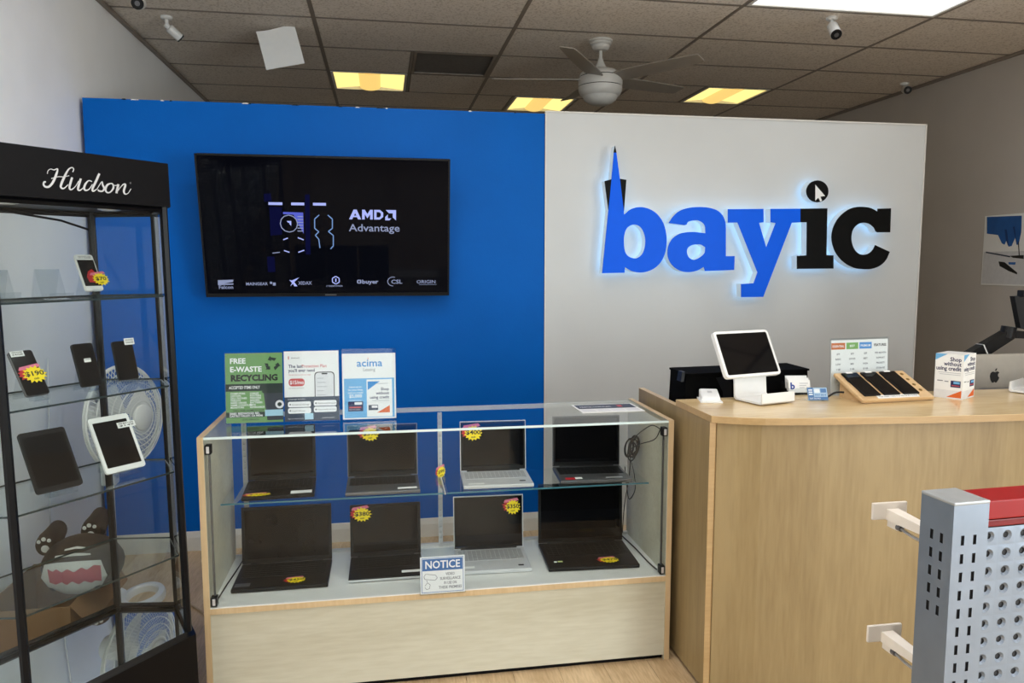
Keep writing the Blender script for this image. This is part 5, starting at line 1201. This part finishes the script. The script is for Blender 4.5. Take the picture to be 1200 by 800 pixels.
# hooks on the far side of the rack
M_HOOKP = mat('ivory_hook_plastic', srgb(226, 218, 208), .4, 0, .03)
for (px, py), lab in (((1043, 598), 'ivory tipped wire peg hook on the rack, upper one'), ((1037, 741), 'ivory tipped wire peg hook on the rack, lower one')):
    e = pY(px, py, 1.21); st_ = Vector((e.x+.01, .955, e.z-.001))
    hk = thing('peg_hook', lab, 'hook', st_, group='peg hooks on the rack')
    MB().tube([st_+Vector((.004, 0, -.004)), e+Vector((.004, -.09, -.006))], .0030, 8).build('upper_wire', M_SILV, hk, True)
    MB().tube([st_+Vector((-.010, 0, -.030)), e+Vector((-.002, -.06, -.026)), e+Vector((-.002, -.03, -.022))], .0030, 8).build('lower_wire', M_SILV, hk, True)
    MB().loft([[st_*0+e+Vector((dx*q+.003, dy, dz*q-.006)) for dx, dz in ((-.012, -.010), (.012, -.010), (.012, .010), (-.012, .010))] for q, dy in ((.75, -.095), (.9, -.05), (1.0, -.01), (1.0, .0))]).build('sleeve', M_HOOKP, hk)
    MB().bbox((e.x-.036, e.y-.002, e.z-.016), (e.x+.034, e.y+.004, e.z+.016), .002).build('tag_plate', M_HOOKP, hk)
    MB().tube([e+Vector((-.002, -.036, -.022)), e+Vector((-.002, -.026, -.022))], .006, 8).build('wire_tip', M_DSILV, hk, True)
    MB().box((e.x-.006, e.y-.03, e.z-.028), (e.x+.002, e.y-.002, e.z-.012)).build('web', M_HOOKP, hk)

# ------------------------------------------------------------------ ceiling things
f0 = pZ(704, 47, ZC); CF = Vector((f0.x, f0.y, ZC))
cf = thing('ceiling_fan', 'white five-blade ceiling fan hanging behind the partition top', 'ceiling fan', CF)
M_CFW = mat('white_fan_enamel', srgb(205, 203, 198), .35, 0, .02)
MT = Matrix.Translation
MB().lathe([(.0, .0), (.078, .0), (.078, -.012), (.07, -.018), (.07, -.03), (.06, -.036), (.058, -.052), (.044, -.066), (.018, -.07), (.0, -.07)], 28, MT(CF)).build('canopy', M_CFW, cf, True)
MB().lathe([(.012, -.06), (.012, -.16), (.0, -.16)], 14, MT(CF)).build('downrod', M_CFW, cf, True)
MB().lathe([(.0, -.12), (.016, -.12), (.022, -.14), (.04, -.175), (.044, -.185), (.0, -.185)], 24, MT(CF)).build('collar', M_CFW, cf, True)
MB().lathe([(.0, -.18), (.05, -.182), (.10, -.195), (.132, -.215), (.142, -.232), (.142, -.236), (.0, -.236)], 36, MT(CF)).build('motor_top', M_CFW, cf, True)
MB().lathe([(.0, -.236), (.138, -.236), (.138, -.242), (.0, -.242)], 36, MT(CF)).build('groove', M_BLACK, cf)
MB().lathe([(.0, -.242), (.143, -.242), (.146, -.26), (.146, -.285), (.144, -.298), (.0, -.298)], 36, MT(CF)).build('motor_band', M_CFW, cf, True)
MB().lathe([(.0, -.298), (.139, -.298), (.139, -.303), (.0, -.303)], 36, MT(CF)).build('groove', M_BLACK, cf)
MB().lathe([(.0, -.303), (.145, -.303), (.143, -.325), (.132, -.352), (.118, -.362), (.0, -.362)], 36, MT(CF)).build('lower_housing', M_CFW, cf, True)
MB().lathe([(.0, -.362), (.117, -.362), (.105, -.385), (.075, -.407), (.04, -.418), (.0, -.42)], 32, MT(CF)).build('light_bowl', mat('frosted_bowl', srgb(214, 212, 206), .5), cf, True)
M_BLADE = mat('grey_fan_blade', srgb(148, 140, 130), .4, 0, .04)
for k in range(5):
    BMx = MT(CF+Vector((0, 0, -.252))) @ Matrix.Rotation(R(22+72*k), 4, 'Z') @ Matrix.Rotation(R(-13), 4, 'X')
    rows_ = []
    for r_, h_, z_ in ((.11, .045, 0), (.16, .062, 0), (.24, .066, .002), (.40, .066, .006), (.58, .060, .010), (.70, .052, .014), (.72, .042, .016)):
        rows_.append([BMx @ Vector((r_, y, z_+dz)) for y, dz in ((-h_, 0), (h_, 0), (h_, .006), (-h_, .006))])
    MB().loft(rows_).build('blade', M_BLADE, cf)
# bullet cameras
M_CAMW = mat('white_camera_plastic', srgb(226, 226, 224), .35)
def bullet(label, base, aim, L=.085, r_=.027, drop=.07):
    c = thing('security_camera', label, 'camera', base, group='bullet cameras on the ceiling')
    MB().lathe([(.0, 0), (.034, 0), (.034, -.012), (.026, -.02), (.0, -.02)], 18, MT(base)).build('mount', M_CAMW, c, True)
    d = Vector(aim).normalized(); jn = Vector(base)+Vector((0, 0, -drop))
    MB().tube([Vector(base)+Vector((0, 0, -.018)), jn], .010, 10).build('arm', M_CAMW, c, True)
    MB().tube([jn-d*.012, jn+d*.006, jn+d*.016], [.014, .016, .011], 12).build('ball_joint', M_CAMW, c, True)
    p0 = jn+d*.012
    MB().tube([p0, p0+d*.004, p0+d*L, p0+d*(L+.01)], [r_*.7, r_, r_, r_*1.04], 18).build('body', M_CAMW, c, True)
    MB().tube([p0+d*(L+.0101), p0+d*(L+.018)], r_*1.0, 18).build('front_glass', M_BPLAS, c, True)
    MB().tube([p0+d*(L+.0181), p0+d*(L+.021)], r_*.42, 14).build('lens', M_DSILV, c, True)
b0 = pZ(171, 1, ZC); bullet('small white bullet camera at the top left edge facing the viewer', Vector((b0.x, b0.y-.10, ZC)), (.05, -1, -.35), .05, .032, .045)
b0 = pZ(195, 19, ZC); bullet('small white bullet camera on the ceiling pointing away to the right', Vector((b0.x, b0.y, ZC)), (.62, .45, -.55), .07, .026, .055)
b0 = pZ(975, 20, ZC); bullet('white bullet camera with black face beside the bright white light', Vector((b0.x, b0.y, ZC)), (-.12, -.6, -.62), .085, .031, .045)
b0 = pZ(1060, 97, ZC); bullet('tiny white bullet camera in the far right ceiling corner', Vector((b0.x, b0.y, ZC)), (-.3, -.9, -.3), .06, .030, .05)
# loose sheet hanging from the ceiling
qs = [pP(x, y, (0, 5.05, 2.9), Vector((0, 1, .35)).normalized()) for x, y in ((300, 36), (345, 30), (357, 74), (312, 82))]
sh_ = MB(); n_ = 8; rws = []
for j in range(n_+1):
    a = j/n_; row = []
    for i in range(n_+1):
        b2 = i/n_; p = qs[0]*(1-b2)*(1-a)+qs[1]*b2*(1-a)+qs[2]*b2*a+qs[3]*(1-b2)*a
        row.append(p+Vector((0, .018*math.sin(a*3.0)+.006*math.sin(b2*5)*(1-a), -.005*math.sin(b2*4+1)*(1-a))))
    rws.append(row)
sh_.loft(rws, cap=False, close=False)
o = sh_.build('hanging_sheet', M_PAPER, None, False); tag(o, 'loose white paper sheet hanging from a ceiling tile', 'paper')
sm = o.modifiers.new('thickness', 'SOLIDIFY'); sm.thickness = .001
# repair poster on the right wall
po_ = thing('wall_poster', 'poster of a blue gloved hand repairing a phone on the right wall', 'poster', (XR-.004, 4.6, 1.68))
yN, yA = 4.915, 4.10; z0_, z1_ = 1.432, 1.935
MB().box((XR-.006, yA, z0_), (XR-.001, yN, z1_)).build('sheet', M_PAPER, po_)
P = Print(po_, (XR-.0062, yN, z0_), Vector((0, yA-yN, 0)), Vector((0, 0, z1_-z0_)), .0008)
GLV = mat('blue_glove_print', srgb(38, 92, 160), .5, 0, .12, 12); GLD = mat('dark_glove_print', srgb(24, 62, 118), .5, 0, .1, 12); PGR = mat('poster_grey_print', srgb(214, 214, 216), .5)
def pp(x, y): # crop (1080,220..1200,480 at 3.075) -> poster units
    q = pX(1080+x/3.075, 220+y/3.075, XR-.006); return ((yN-q.y)/(yN-yA), (q.z-z0_)/(z1_-z0_))
P.rect('background_print', PGR, .01, .02, .99, .48, 1)
P.poly('glove_print', GLV, [pp(*p) for p in ((236, 105), (362, 100), (360, 160), (350, 205), (343, 205), (338, 180), (325, 210), (314, 212), (306, 190), (300, 205), (290, 200), (276, 170), (236, 165))], 2)
P.poly('glove_shade', GLD, [pp(*p) for p in ((300, 150), (308, 150), (316, 205), (312, 208), (305, 188))], 3).poly('glove_shade', GLD, [pp(*p) for p in ((330, 140), (337, 140), (343, 200), (338, 180))], 3)
P.line('tool_print', M_INK, [pp(350, 195), pp(353, 245)], .015, 3).poly('tool_print', M_INK, [pp(*p) for p in ((318, 245), (369, 242), (369, 256), (330, 252))], 2).poly('tool_print', M_INK, [pp(*p) for p in ((278, 265), (300, 268), (345, 305), (345, 312), (315, 300), (282, 282))], 2).line('tool_print', M_SLATE, [pp(232, 232), pp(320, 248)], .02, 2).poly('tool_print', GLV, [pp(*p) for p in ((313, 268), (340, 268), (338, 277), (315, 276))], 2)
P.done()
